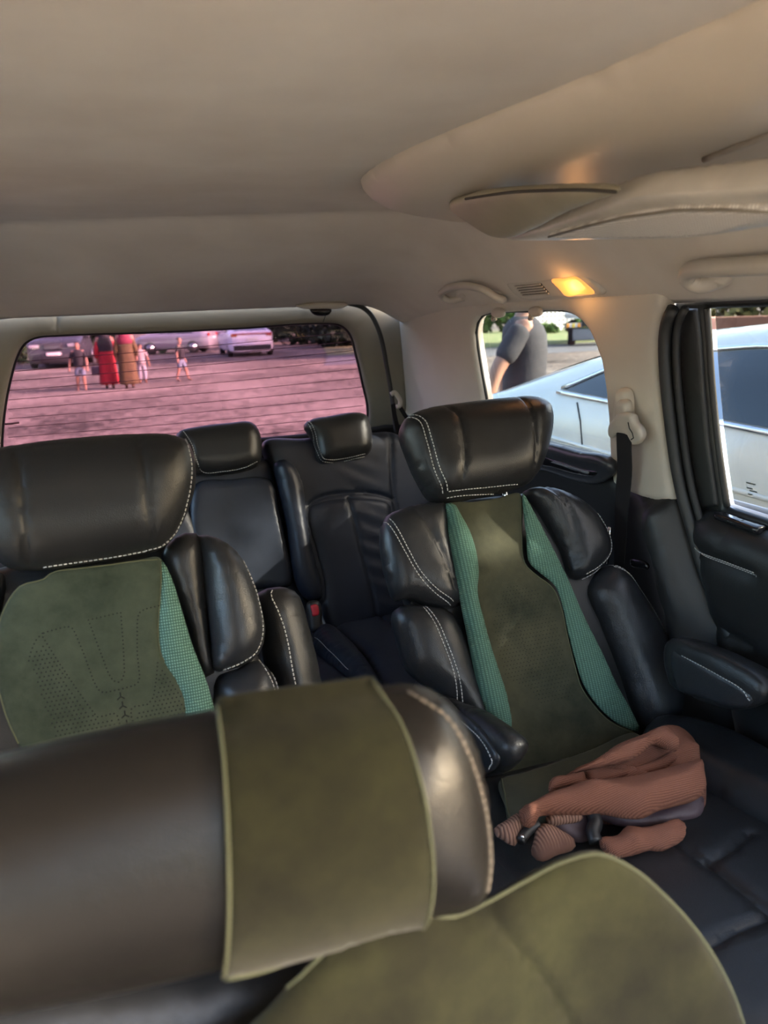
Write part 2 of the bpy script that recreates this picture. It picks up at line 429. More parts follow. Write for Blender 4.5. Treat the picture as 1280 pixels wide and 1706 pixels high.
fs_ = [(rim[i], rim[(i + 1) % len(rim)], rim[(i + 1) % len(rim)] + N, rim[i] + N) for i in range(len(rim))]
ceiling = struct(mk('ceiling', np.vstack([top, up_]), fb + ft + fs_, HEADLN, fix=True)); 

floor_o = struct(box('floor', (MID, 0.75, 0.20), (1.50, 3.5, 0.06), CARPET))

FW = Frame((0.97, 1.5, 1.07), (0, -1, 0), (-0.12, 0, 1))       # right-hand side, seen from inside; u runs forward
def wu(y, z): return (1.5 - y, (z - 1.07) * 1.0072)
QW_L = [(818, 705), (812, 680), (806, 645), (800, 610), (795, 580), (792, 553), (795, 537), (803, 526), (818, 521)]
QW_T = [(882, 518), (940, 517), (957, 522), (975, 535), (989, 553), (999, 576), (1008, 602), (1014, 642), (1019, 693), (1022, 764)]
SEAL = [(1113, 514), (1104, 532), (1099, 560), (1100, 620), (1108, 700), (1119, 780), (1130, 832)]
out = [wu(2.56, 1.06), wu(2.0, 1.06)] + FW.pxs(QW_L + QW_T + [(1026, 802), (1032, 808), (1060, 822), (1100, 836), (1130, 832)] + SEAL[-2::-1]) + [wu(1.14, 1.43), wu(2.56, 1.43)]
wall_r, _ = pillow('wall_right', FW, out, .012, .03, .016, BEIGE, step=.04); struct(wall_r)
# black lower quarter trim with the swelling pillar foot
COLM = np.array(FW.pxs([(1108, 836), (1122, 890), (1138, 950), (1152, 1010), (1163, 1062), (1172, 1100)]))
def low_ex(u, v, d):
    dd = polydist(np.stack([u, v], 1), COLM, False); k = np.clip(d / .03, 0, 1)
    return (0.045 * np.exp(-(dd / .055) ** 2) + 0.012 * np.exp(-(dd / .018) ** 2)) * k
out = [wu(2.56, 1.06)] + [wu(2.0, 1.06)] + FW.pxs([(820, 708), (910, 739), (1022, 766), (1028, 800), (1060, 814), (1100, 827), (1127, 824), (1142, 870), (1166, 950), (1195, 1025), (1222, 1090), (1240, 1180)]) + [wu(1.02, .24), wu(2.56, .24)]
low, LOWS = pillow('quarter_trim', FW.lift(-.006), out, .012, .04, .02, PL_BLACK, wall_r, extra=low_ex, step=.03)
# slot in the pillar foot
so_, _ = pillow('slot_cover', FW.lift(.035), catmull(FW.pxs([(1074, 926), (1088, 924), (1104, 932), (1106, 940), (1092, 940), (1078, 936)])), .006, .006, .008, PL_GLOSS, wall_r, step=.01)
# ledge under the quarter window with its tray and slot
LF = Frame(onX(965, 790, .958), (0, -1, 0), (-.35, 0, .9))
led, LEDS = pillow('window_ledge', LF, catmull(LF.pxs([(860, 730), (906, 738), (960, 752), (1018, 770), (1024, 785), (1012, 800), (990, 806), (960, 800), (915, 785), (868, 775)])), .012, .02, .018, mat_simple('ledge plastic', (.03, .033, .042), .33, bscale=400, bstr=.15, bdist=.001), wall_r, step=.012)
ld2, _ = pillow('tray_slot', LF.lift(.011), catmull(LF.pxs([(905, 758), (930, 762), (985, 778), (1004, 782), (998, 790), (975, 788), (930, 776), (905, 768)])), .004, .01, .006, PL_GLOSS, led, step=.01)
ld3, _ = pillow('tray_rail', LF.lift(.015), LF.pxs([(927, 765), (932, 763), (992, 781), (990, 785)]), .004, .004, .003, mat_simple('grey rail', (.16, .17, .19), .35), led, step=.01)
# quarter glass and its dark edge
QWP = catmull(FW.lift(-.02).pxs([(x - 4, y - 4) for x, y in QW_L] + [(x + 4, y - 3) for x, y in QW_T] + [(1026, 772), (915, 748), (820, 716)]))
w2, _ = pillow('window_2', FW.lift(-.02), QWP, .002, .002, .002, GLASS_SIDE, step=.05); struct(w2)
tube('window_seal', [FW.P(*p, -.004) for p in resample(catmull(FW.pxs(QW_L + QW_T), False), .012, False)], .0045, RUBBER, w2, 8)

# sliding door: frame, glass, padded trim
FD = Frame((1.005, 1.5, 1.07), (0, -1, 0), (-0.12, 0, 1))
DW = [(1180, 514), (1183, 560), (1187, 625), (1194, 700), (1203, 775), (1213, 843)]
hole = np.array(FD.pxs(DW) + [FD.px(1285, 866), (1.35, FD.px(1285, 866)[1] - .0), (1.35, FD.px(1180, 514)[1])])
out = FD.pxs([(1116, 500), (1106, 535), (1103, 590), (1110, 690), (1122, 770), (1140, 850), (1165, 935), (1198, 1020), (1228, 1090)]) + [(.55, -.84), (1.5, -.84), (1.5, .37)]
door, _ = pillow('door_1', FD, out, .01, .012, .012, mat_simple('door frame black', (.012, .013, .013), .42), holes=[hole], step=.04); struct(door)
g, _ = pillow('glass_pane', FD.lift(-.015), hole * [1, 1] + [0, 0], .002, .002, .002, GLASS_SIDE, door, step=.08)
tube('glass_run', [FD.P(*p, .002) for p in resample(catmull(FD.pxs(DW), False), .012, False)], .006, RUBBER, door, 8)
# slim inner step of the frame
st, _ = pillow('frame_step', FD.lift(.012), FD.pxs([(1148, 512), (1172, 512), (1178, 560), (1183, 640), (1192, 740), (1206, 840), (1180, 842), (1160, 740), (1148, 620)]), .006, .01, .006, mat_simple('door frame satin', (.02, .021, .021), .5), door, step=.02)
DT = [(1176, 866), (1182, 848), (1196, 843), (1214, 852), (1250, 866), (1290, 880)]
out = FD.pxs(DT) + [(1.4, FD.px(1290, 880)[1] + .005), (1.4, -.60)] + FD.pxs([(1262, 1300), (1240, 1150), (1222, 1070), (1202, 985), (1186, 920)])
gl1 = catmull(FD.pxs([(1178, 900), (1205, 912), (1245, 926), (1300, 946)]), False); gl2 = catmull(FD.pxs([(1214, 1024), (1245, 1040), (1300, 1064)]), False)
trim, TS = pillow('door_trim', FD.lift(.015), out, .045, .03, .05, mat_leather('door leather', (.012, .012, .0125), .42), door, grooves=[(gl1, .006, .010), (gl2, .010, .012)], step=.03)
stitches(TS, FD.lift(.015).pxs([(1182, 906), (1205, 916), (1245, 930), (1290, 946)]), STITCH, trim, double=.008)
tr2, _ = pillow('sill_strip', FD.lift(.03), FD.pxs([(1214, 846), (1290, 871), (1290, 884), (1216, 858)]), .008, .02, .006, PL_GLOSS, door, step=.02)
# maker's etching on the glass (three short lines)
boxes('glass_etching', [(FD.P(*FD.px(1243 + dx, 800 + dy), -.011), np.array([FD.u, FD.v, FD.n]), (w, .0012, .0006)) for dx, dy, w in ((0, 8, .010), (-2, 16, .006), (4, 21, .008), (-1, 26, .005))], mat_simple('etching', (.10, .11, .10), .7), door)
# body seal between pillar and door
FS_ = FW.lift(.008)
sp = [FS_.P(*p, 0) for p in resample(catmull(FS_.pxs([(x + 9, y) for x, y in SEAL] + [(1150, 870), (1173, 950), (1202, 1025), (1228, 1090), (1242, 1150), (1250, 1250)]), False), .015, False)]
s1 = struct(tube('trim_1', sp, .011, RUBBER, None, 10))
sp2 = [np.array(p) + [.010, -.018, 0] for p in sp]
s2 = tube('seal_lip', sp2, .007, mat_simple('seal lip', (.012, .012, .012), .6), s1, 8)
# crease along the head of the pillar trims
# tailgate
a10 = math.radians(9)
FG = Frame((MID, 2.47, 1.2), (1, 0, 0), (0, -math.sin(a10), math.cos(a10)))
RW = [(2, 750), (3, 715), (8, 672), (17, 628), (28, 592), (40, 572), (58, 562), (100, 558), (250, 553), (400, 546), (545, 538), (568, 541), (583, 554), (595, 592), (606, 640), (614, 678), (613, 698), (604, 712)]
rwh = catmull(FG.pxs(RW + [(560, 722), (440, 735), (300, 750), (100, 768), (20, 772), (5, 768)]))
gseam = FG.pxs([(94, 520), (97, 560)])
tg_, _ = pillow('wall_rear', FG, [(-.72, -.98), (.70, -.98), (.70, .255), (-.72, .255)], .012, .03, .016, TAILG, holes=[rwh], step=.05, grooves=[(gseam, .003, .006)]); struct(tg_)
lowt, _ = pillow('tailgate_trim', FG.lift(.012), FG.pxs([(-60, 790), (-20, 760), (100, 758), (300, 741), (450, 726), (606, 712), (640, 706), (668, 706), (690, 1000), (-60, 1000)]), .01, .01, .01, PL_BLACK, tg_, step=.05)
w1, _ = pillow('window_1', FG.lift(-.02), catmull(FG.lift(-.02).pxs([(x - 3 if x < 300 else x + 3, y - 4 if y < 600 else y) for x, y in RW] + [(560, 730), (440, 745), (300, 760), (100, 778), (10, 782)])), .002, .002, .002, GLASS_PINK, step=.08); struct(w1)
tube('window_band', [FG.P(*p, -.006) for p in resample(rwh, .015)], .0065, mat_simple('ceramic band', (.010, .009, .011), .4), w1, 8, closed=True)
WIRE = mat_simple('heating wire', (.10, .03, .05), .7)
lx, rx = -.55, .345
wl = FG.lift(-.016)
for k in range(12):                                      # heating wires printed across the glass
    L_ = (8 - k * .0, 598 + k * 15.6); y0 = 598 + k * 15.6
    a = wl.px(14, y0 + 6); b = wl.px(606, y0 - 47)
    pth = [wl.P(*(np.array(a) * (1 - t) + np.array(b) * t + np.array([0, -.004 * math.sin(math.pi * t)]))) for t in np.linspace(0, 1, 14)]
    tube('heating_wire', pth, .0010, WIRE, w1, 5)
tube('antenna_bar', [wl.P(*wl.px(x, y)) for x, y in ((4, 707), (18, 706), (32, 704))], .0028, WIRE, w1, 6)
# seal round the tailgate opening and its inner lip
sp = [onY(x, y, 2.40) for x, y in ((560, 503), (584, 506), (604, 512), (618, 524), (627, 540), (636, 566), (644, 608), (652, 654), (660, 720))]
struct(tube('trim_2', resample(catmull(sp, False), .012, False), .0075, RUBBER, None, 8))
# rear corner panel closing the pillar to the tailgate opening
FC = Frame((.90, 2.42, 1.2), (1, -.35, 0), (0, 0, 1))
# left side of the car (beyond the frame): pillars and openings
FL_ = Frame((-0.46, 1.5, 1.07), (0, 1, 0), (0.12, 0, 1))
h1 = catmull([(-.45, .02), (-1.02, .02), (-1.04, .25), (-.98, .31), (-.5, .31), (-.43, .25)])[::-1]; h1 = np.array([(-.42, .01), (-1.15, -.01), (-1.15, .31), (-.42, .31)])
h2 = np.array([(-.18, .03), (.45, .05), (.40, .30), (-.12, .31)]); h0 = np.array([(-1.75, -.03), (-1.27, -.03), (-1.27, .31), (-1.55, .31)])
wl_, _ = pillow('wall_left', FL_, [(-1.95, -.85), (.94, -.85), (.94, .36), (-1.6, .36), (-1.95, .0)], .015, .04, .02, BEIGE, holes=[h1, h2], step=.06); struct(wl_)
for k, h in enumerate((h1, h2)):
    gw, _ = pillow('window_%d' % (3 + k), FL_.lift(-.02), h, .002, .002, .002, GLASS_CLEAR, step=.1); struct(gw)

# ------------------------------------------------------------------ head-lining furniture
RF = Frame((.885, 1.5, 1.45), (0, -1, 0), (-.60, 0, .80))       # the curved rail over the doors
def rail_tube(name, pts, lifts, rad, mat, parent, segs=12):
    return tube(name, catmull([RF.P(*RF.px(*p), l) for p, l in zip(pts, lifts)], False, 6), rad, mat, parent, segs)
gh = thing('grab_handle', 'short beige grab handle beside the lit reading lamp', 'handle', RF.P(*RF.px(800, 480)))
rail_tube('grip', [(773, 496), (757, 493), (749, 482), (757, 469), (778, 461), (805, 461), (828, 469), (842, 483), (848, 490), (836, 492), (822, 491)], [.0, .018, .028, .034, .036, .036, .034, .028, .020, .010, .0], .0090, HANDLE, gh)
for c in ((770, 492), (828, 489)):
    pillow('mount', RF.lift(-.006), catmull(RF.pxs([(c[0] - 9, c[1] - 3), (c[0], c[1] - 9), (c[0] + 9, c[1] - 3), (c[0] + 8, c[1] + 6), (c[0] - 7, c[1] + 6)])), .014, .006, .008, HANDLE, gh, step=.008)
gh2 = thing('grab_handle', 'large beige grab handle above the sliding door window', 'handle', RF.P(*RF.px(1220, 450)))
rail_tube('grip', [(1208, 462), (1180, 462), (1167, 448), (1170, 432), (1190, 423), (1225, 419), (1280, 415), (1360, 410), (1420, 412)], [.0, .018, .026, .030, .034, .036, .036, .036, .034], .0135, HANDLE, gh2, 14)
pillow('mount', RF.lift(-.006), catmull(RF.pxs([(1172, 470), (1182, 452), (1205, 450), (1221, 462), (1216, 474), (1190, 476)])), .022, .006, .01, HANDLE, gh2, step=.008)
ru = thing('reading_lamp', 'lit orange reading lamp with a small slatted grille on the roof rail', 'lamp', RF.P(*RF.px(930, 475)))
pillow('housing', RF.lift(.0), catmull(RF.pxs([(846, 470), (880, 464), (925, 459), (965, 453), (985, 458), (1002, 474), (1010, 486), (985, 492), (930, 494), (870, 495), (858, 486)])), .007, .012, .008, BEIGE, ru, step=.008)
pillow('lamp_lens', RF.lift(.006), catmull(RF.pxs([(923, 464), (945, 460), (967, 458), (982, 469), (996, 483), (970, 487), (947, 489), (935, 476)])), .004, .004, .006, LAMP, ru, step=.006)
pillow('speaker_recess', RF.lift(.005), RF.pxs([(862, 472), (906, 467), (922, 486), (876, 490)]), .003, .003, .003, mat_simple('grille recess', (.06, .053, .046), .8), ru, step=.008)
for k in range(5):
    t = k / 4; a = RF.px(864 + 13 * t, 473 + 15 * t); b = RF.px(906 + 14 * t, 468.5 + 15.5 * t)
    ribbon('slat', [RF.P(*a, .010), RF.P(*b, .010)], .0035, .003, RF.v, HANDLE, ru)
lp = bpy.data.lights.new('reading_bulb', 'POINT'); lp.energy = 0.06; lp.color = (1, .45, .12); lp.shadow_soft_size = .02
lo_ = bpy.data.objects.new('reading_bulb', lp); COL.objects.link(lo_); lo_.location = tuple(np.array([.022] * 3) * RF.n - ORG[ru] + RF.P(*RF.px(960, 474))); lo_.parent = ru
for k, (x, y, w) in enumerate(((831, 524, 'rear'), (893, 522, 'front'))):
    hk = thing('coat_hook', 'small beige coat hook at the quarter window head, nearer the %s' % ('tailgate' if k == 0 else 'belt pillar'), 'hook', FW.P(*FW.px(x, y), .01), 'coat hooks over the quarter window')
    HF = FW.lift(.018)
    pillow('hook_plate', HF, catmull(HF.pxs([(x - 10, y - 7), (x + 9, y - 7), (x + 9, y + 2), (x + 4, y + 5), (x - 6, y + 5), (x - 10, y)])), .006, .006, .005, HANDLE, hk, step=.006)
    tube('hook_lip', catmull([HF.P(*HF.px(x - 7, y + 3), .004), HF.P(*HF.px(x - 3, y + 8), .012), HF.P(*HF.px(x + 5, y + 6), .016)], False, 5), .0035, HANDLE, hk, 8)
tl = thing('tailgate_latch', 'black latch under a small beige cap above the rear window', 'latch', onY(535, 520, 2.36))
TLF = Frame(onY(535, 512, 2.355), (1, 0, 0), (0, -.2, 1))
pillow('cap', TLF, catmull(TLF.pxs([(492, 510), (520, 505), (555, 503), (580, 507), (570, 513), (535, 515), (505, 514)])), .012, .02, .008, BEIGE, tl, step=.008)
pillow('catch', TLF.lift(.004), catmull(TLF.pxs([(516, 515), (535, 513), (552, 515), (548, 523), (535, 526), (521, 523)])), .010, .02, .006, PL_GLOSS, tl, step=.006)
tube('cord', [TLF.P(*TLF.px(x, y), .004) for x, y in ((544, 520), (541, 528), (538, 536))], .0012, RUBBER, tl, 5)

# roof console: a long boat-shaped pod hanging under the roof beside the centre line
KF = Frame((.65, .9, 1.628), (1, 0, 0), (0, -1, 0))             # seen from below
def kxy(x, y): return (x - .65, -(y - .9))
kout = catmull([kxy(*p) for p in ((.515, -.1), (.505, .30), (.495, .55), (.470, .76), (.440, .93), (.420, 1.10), (.420, 1.22), (.440, 1.33), (.49, 1.41), (.57, 1.46), (.66, 1.49), (.74, 1.46), (.80, 1.38), (.84, 1.25), (.86, 1.0), (.86, .5), (.86, -.1))])
kon = thing('roof_console', 'long beige boat-shaped console bulging from the headliner', 'console', (.65, .8, 1.62))
def kex(u, v, d): return .012 * sstep(.0, .30, u + .16) * np.clip(d / .08, 0, 1)
pod, PS = pillow('pod', KF, kout, .058, .02, .11, mat_simple('console skin', (.54, .47, .385), .36, c2=(.51, .44, .355), nscale=3, bscale=500, bstr=.08, bdist=.0006), kon, extra=kex, step=.025)
# lower flap and light lens on the pod's inner face
def plane3(a, b, c):
    a, b, c = map(np.array, (a, b, c)); f = Frame(a, b - a, c - a)
    return f if f.n @ (CAM - a) > 0 else Frame(a, a - b, c - a)
WF = plane3(onX(749, 347, .545), onX(1056, 326, .52), onX(830, 395, .60))
pillow('flap', WF, catmull(WF.pxs([(752, 346), (778, 327), (860, 316), (960, 313), (1035, 316), (1000, 331), (950, 350), (890, 380), (840, 395), (815, 389), (785, 370)])), .006, .012, .012, mat_simple('flap plastic', (.33, .29, .20), .35), kon, step=.015)
tube('flap_gap_shade', catmull([WF.P(*WF.px(x, y), .0035) for x, y in ((778, 328), (820, 321), (860, 316), (920, 313), (980, 312), (1030, 315))], False, 4), .0018, mat_simple('gap shade', (.05, .042, .034), .8), kon, 6)  # dark tube paints the shadow line along the flap's top edge
WF2 = plane3(onX(826, 396, .61), onX(1290, 330, .56), onX(1200, 392, .63))
pillow('lower_shell', WF2, catmull(WF2.pxs([(842, 396), (900, 380), (980, 352), (1060, 326), (1180, 316), (1330, 310), (1330, 362), (1250, 378), (1160, 391), (1000, 396)])), .006, .03, .015, mat_simple('shell plastic', (.50, .46, .40), .3), kon, step=.015)
WF3 = WF2.lift(.008)
pillow('light_lens', WF3, catmull(WF3.pxs([(914, 391), (960, 378), (1039, 358), (1127, 345), (1200, 344), (1330, 348), (1330, 356), (1260, 368), (1181, 387), (1050, 392)])), .005, .006, .008, mat_weave('prismatic lens', (.78, .74, .68), (.50, .46, .41), 75, 75), kon, step=.012)
tube('lens_rim', [WF3.P(*WF3.px(x, y), .004) for x, y in ((916, 390), (975, 373), (1039, 357), (1127, 344), (1200, 343), (1330, 347))], .0016, mat_simple('dark lens rim', (.22, .19, .15), .5), kon, 6)  # darker brown rim along the lens edge
tube('pod_ridge', catmull([PS.P(np.array([kxy(*p)]), .002)[0] for p in ((.63, .30), (.64, .5), (.66, .66), (.68, .78))], False, 5), .004, HANDLE, kon, 8)

# ------------------------------------------------------------------ seat belts
sb = thing('seat_belt', 'dark webbing belt hanging from the beige anchor on the door pillar', 'seat belt', FW.P(*FW.px(1035, 930), .04))
AF = FW.lift(.016)
pillow('anchor_rail', AF, catmull(AF.pxs([(1033, 650), (1042, 645), (1053, 650), (1057, 690), (1060, 725), (1050, 738), (1036, 738), (1028, 720), (1029, 680)])), .016, .006, .012, BEIGE, sb, step=.008)
pillow('anchor_cover', AF.lift(.012), catmull(AF.lift(.012).pxs([(1032, 668), (1042, 664), (1052, 668), (1054, 700), (1053, 722), (1042, 728), (1030, 724), (1029, 695)])), .014, .004, .012, HANDLE, sb, step=.008)
GF = AF.lift(.024); pillow('belt_guide', GF, catmull(GF.pxs([(1024, 699), (1030, 690), (1056, 690), (1061, 703), (1070, 713), (1073, 727), (1065, 740), (1054, 739), (1049, 727), (1028, 725), (1019, 730), (1016, 718), (1018, 706)])), .008, .012, .009, HANDLE, sb, step=.006)
tube('guide_slot', [GF.P(*GF.px(x, y), .008) for x, y in ((1053, 702), (1055, 712), (1060, 720), (1062, 728), (1058, 731))], .0014, RUBBER, sb, 6)
bp = [AF.lift(l).P(*AF.lift(l).px(x, y)) for x, y, l in ((1040, 722, .030), (1040, 745, .032), (1041, 780, .028), (1037, 830, .022), (1035, 870, .018), (1033, 915, .014), (1031, 960, .010))]
ribbon('webbing', resample(catmull(bp, False, 5), .02, False), np.interp(np.linspace(0, 1, len(resample(catmull(bp, False, 5), .02, False))), [0, .5, 1], [.046, .042, .030]), .002, FW.u, BELT, sb)
tube('belt_tongue', [AF.P(*AF.px(x, y), .03) for x, y in ((1037, 872), (1036, 890), (1034, 900), (1033, 912), (1031, 932))], [.004, .005, .003, .004, .004], CHROME, sb, 8)
sb2 = thing('seat_belt', 'black belt with a small beige guide beside the rear window', 'seat belt', onY(668, 715, 2.30))
tube('belt_guide', catmull([onY(x, y, 2.30) for x, y in ((652, 657), (657, 654), (663, 660), (667, 668), (666, 676), (661, 678))], False, 5), .0075, HANDLE, sb2, 10)
ribbon('webbing', [onY(x, y, 2.29) for x, y in ((655, 673), (657, 690), (662, 712), (668, 735))], .020, .002, (1, .5, 0), BELT, sb2)
ribbon('webbing', [onY(x, y, 2.31) for x, y in ((664, 674), (674, 690), (688, 712), (700, 735))], .018, .002, (1, .5, 0), BELT, sb2)

# the same lamp on the left rail and an unseen map lamp added for orange sheen, both lit, outside the frame
for nm, lb, c, ax, en in (('reading_lamp', 'lit orange reading lamp on the left roof rail, outside the view', (-.375, 1.37, 1.452), ((0, 1, 0), (.6, 0, .8)), .06), ('added_map_lamp', 'unseen orange map lamp added above the front seats for a warm sheen', (-.27, .36, 1.612), ((1, 0, 0), (0, -1, 0)), .20)):
    lt_ = thing(nm, lb, 'lamp', c); lf = Frame(c, *ax)
    if lf.n @ (np.array([MID, c[1], 1.2]) - np.array(c)) < 0: lf = Frame(c, -lf.u, lf.v)
    pillow('housing', lf, catmull([(-.08, -.03), (0, -.035), (.08, -.03), (.085, 0), (.08, .03), (0, .035), (-.08, .03), (-.085, 0)]), .007, .012, .008, BEIGE, lt_, step=.01)
    pillow('lamp_lens', lf.lift(.006), catmull([(-.035, -.02), (.035, -.02), (.04, 0), (.035, .02), (-.035, .02), (-.04, 0)]), .004, .004, .006, LAMP, lt_, step=.008)
    l2 = bpy.data.lights.new('bulb', 'POINT'); l2.energy = en; l2.color = (1, .45, .12); l2.shadow_soft_size = .02
    o2_ = bpy.data.objects.new('bulb', l2); COL.objects.link(o2_); o2_.parent = lt_; o2_.location = tuple(lf.n * .022)
# ================================================================== SEATS
def mirror(frpts, u0): return [(2 * u0 - u, v) for u, v in frpts]
def headrest(fr, out_px, parent, T, B, r, seams, stitch_edge, mat=L_BLACK, wing=.25, step=.012, dbl=0.0, u0=None, stitch_kw={}, smat=None):
    o2 = catmull(fr.pxs(out_px) if not isinstance(out_px, np.ndarray) else out_px)
    lo, hi = o2[:, 0].min(), o2[:, 0].max(); uc = (lo + hi) / 2 if u0 is None else u0; hw = (hi - lo) / 2
    ex = lambda u, v, d: wing * hw * ((u - uc) / hw) ** 2 * np.clip(d / r, 0, 1) * .4
    gr = [(catmull(fr.pxs(s), False), .0030, .0042) for s in seams]
    ed = [catmull(fr.pxs(s), False) for s in stitch_edge]
    o, S = pillow('headrest', fr, o2, T, B, r, mat, parent, grooves=gr + [(e, .004, .004) for e in ed], extra=ex, step=step)
    for s in stitch_edge: stitches(S, fr.pxs(s), smat or STITCH, o, double=dbl, **stitch_kw)
    return o, S
def cushion(name, fr, px, parent, T=.04, B=.05, r=.04, seams=(), stitch=(), mat=L_SIDE, dbl=.007, extra=None, step=.016, uv=None):
    o2 = catmull(fr.pxs(px) if uv is None else uv)
    gr = [(catmull(fr.pxs(s), False), .005, .006) for s in seams] + [(catmull(fr.pxs(s), False), .0035, .003) for s in stitch]
    o, S = pillow(name, fr, o2, T, B, r, mat, parent, grooves=gr, extra=extra, step=step)
    for s in stitch: stitches(S, fr.pxs(s), STITCH, o, double=dbl)
    return o, S
def posts(fr, parent, us, v0, v1):
    for u in us: tube('headrest_post', [fr.P(u, v0, -.02), fr.P(u, v1, -.02)], .007, CHROME, parent, 10)

# ---------------- right captain's seat
FR = reclined((.64, 1.30, 1.07), 28)
sr = thing('captain_seat', 'black leather reclined captain seat beside the quarter window', 'seat', (.66, 1.0, .23), 'second row captain seats')
z5 = lambda p: Z(2.286, (600, 640), p)
headrest(FR.lift(.03), [(667, 716), (674, 699), (698, 686), (760, 675), (840, 666), (888, 665), (910, 679), (917, 704), (911, 745), (899, 780), (884, 803), (860, 815), (800, 828), (742, 837), (722, 833), (700, 803), (680, 760)], sr, .058, .075, .062,
         [z5([(290, 95), (330, 150), (350, 230), (356, 300), (352, 420)]), z5([(580, 65), (600, 150), (620, 250), (625, 330), (614, 380)])],
         [z5([(172, 128), (200, 165), (230, 250), (262, 350), (300, 425)]), z5([(320, 436), (420, 424), (500, 414), (580, 403)])], dbl=.008, wing=.18)
posts(FR, sr, (FR.px(735, 840)[0], FR.px(850, 822)[0]), -.06, .05)
cushion('backrest', FR.lift(-.03), [(690, 852), (760, 836), (840, 826), (930, 825), (985, 870), (1000, 960), (1060, 1060), (1095, 1180), (1080, 1290), (960, 1330), (840, 1310), (770, 1190), (700, 1040), (660, 940)], sr, .03, .10, .05, mat=L_BLACK)
cushion('shoulder_wing', FR.lift(.0), z5([(80, 565), (98, 505), (160, 475), (240, 455), (322, 452), (342, 600), (372, 750), (384, 838), (335, 857), (250, 846), (182, 815), (140, 832), (108, 760), (85, 655)]), sr, .045, .06, .042,
        seams=[z5([(180, 490), (250, 590), (310, 720), (345, 835)])], stitch=[z5([(96, 530), (150, 650), (200, 738), (262, 800), (330, 840)])])
cushion('shoulder_wing', FR.lift(.0), z5([(622, 410), (680, 394), (760, 408), (850, 458), (912, 530), (945, 615), (940, 660), (900, 710), (850, 742), (800, 742), (762, 640), (702, 530), (652, 450)]), sr, .045, .06, .042,
        seams=[z5([(690, 405), (745, 470), (780, 570), (800, 700)])], stitch=[z5([(885, 505), (920, 570), (938, 625), (928, 668), (890, 708), (845, 736)])])
cushion('side_bolster', FR.lift(-.005), z5([(130, 862), (172, 840), (240, 845), (330, 862), (392, 960), (432, 1080), (475, 1200), (500, 1320), (430, 1320), (345, 1225), (250, 1150), (182, 1090), (150, 1000)]), sr, .05, .07, .05,
        stitch=[z5([(232, 858), (270, 950), (320, 1080), (358, 1210)])])
cushion('side_bolster', FR.lift(-.005), z5([(862, 772), (938, 690), (992, 710), (1052, 790), (1120, 900), (1182, 1030), (1211, 1150), (1206, 1262), (1160, 1315), (1082, 1330), (1040, 1270), (980, 1100), (902, 900), (862, 806)]), sr, .055, .07, .055,
        stitch=[z5([(945, 700), (1000, 732), (1078, 840), (1148, 970), (1196, 1110)])])
# cushion of the seat
SF = Frame((.67, .80, .615), (1, 0, 0), (0, .995, -.09))
cushion('seat_cushion', SF, None, sr, .05, .12, .05, uv=[(-.26, .22), (-.26, -.1), (-.25, -.30), (-.18, -.36), (.0, -.37), (.16, -.36), (.20, -.28), (.20, .22), (0, .25)], mat=L_BLACK,
        seams=[[(1030, 1385), (1110, 1450), (1180, 1494), (1280, 1580)], [(1178, 1494), (1215, 1470), (1248, 1440)], [(1180, 1640), (1225, 1612), (1290, 1585)]])
cushion('cushion_bolster', SF.lift(.042), None, sr, .05, .12, .05, uv=[(.14, .20), (.14, -.1), (.15, -.28), (.20, -.36), (.26, -.34), (.275, -.1), (.27, .18), (.20, .24)], mat=L_SIDE)
cushion('cushion_bolster', SF.lift(.005), None, sr, .04, .12, .05, uv=[(-.29, .20), (-.29, -.1), (-.28, -.28), (-.24, -.36), (-.19, -.34), (-.18, -.1), (-.185, .18), (-.22, .24)], mat=L_SIDE, stitch=[[(822, 1424), (845, 1440), (868, 1462)]])
pillow('seat_base', Frame((.67, .85, .40), (1, 0, 0), (0, 0, 1)), [(-.25, -.16), (.25, -.16), (.25, .13), (-.25, .13)], .30, .14, .03, PL_BLACK, sr, step=.06)
# armrests swung down either side
AL = Frame((.478, 1.0, .72), (0, -1, 0), (0, 0, 1))
z6 = lambda p: Z(2.4615, (760, 1100), p)
ao, AS = pillow('armrest', AL, catmull(AL.pxs([(700, 1130), (745, 1165), (790, 1182), (836, 1214), (857, 1236), (861, 1258), (850, 1280), (826, 1292), (795, 1294), (740, 1270), (700, 1240)])), .022, .035, .034, L_BLACK, sr, step=.012)
ap, APS = pillow('armrest_panel', AL.lift(.018), catmull(AL.lift(.018).pxs(z6([(-60, 150), (0, 200), (80, 260), (150, 340), (180, 400), (165, 440), (120, 468), (40, 470), (-60, 440)]))), .008, .01, .016, L_SIDE, ao, step=.012)
stitches(APS, AL.lift(.018).pxs(z6([(-20, 205), (70, 272), (140, 350), (165, 405), (150, 440)])), STITCH, ap)
AR = Frame((.865, .95, .76), (0, -1, 0), (0, 0, 1))
ao, AS = pillow('armrest', AR, catmull(AR.pxs([(1110, 1075), (1122, 1063), (1165, 1075), (1218, 1098), (1268, 1130), (1280, 1150), (1270, 1172), (1240, 1182), (1210, 1181), (1150, 1158), (1120, 1140)])), .014, .055, .030, L_BLACK, sr, step=.012)
ap, APS = pillow('armrest_panel', AR.lift(.008), catmull(AR.lift(.008).pxs([(1122, 1080), (1140, 1088), (1205, 1122), (1250, 1150), (1258, 1164), (1250, 1176), (1224, 1178), (1174, 1163), (1130, 1145)])), .008, .01, .014, L_SIDE, ao, step=.012)
stitches(APS, AR.lift(.008).pxs([(1142, 1092), (1204, 1125), (1247, 1153), (1253, 1164)]), STITCH, ap)
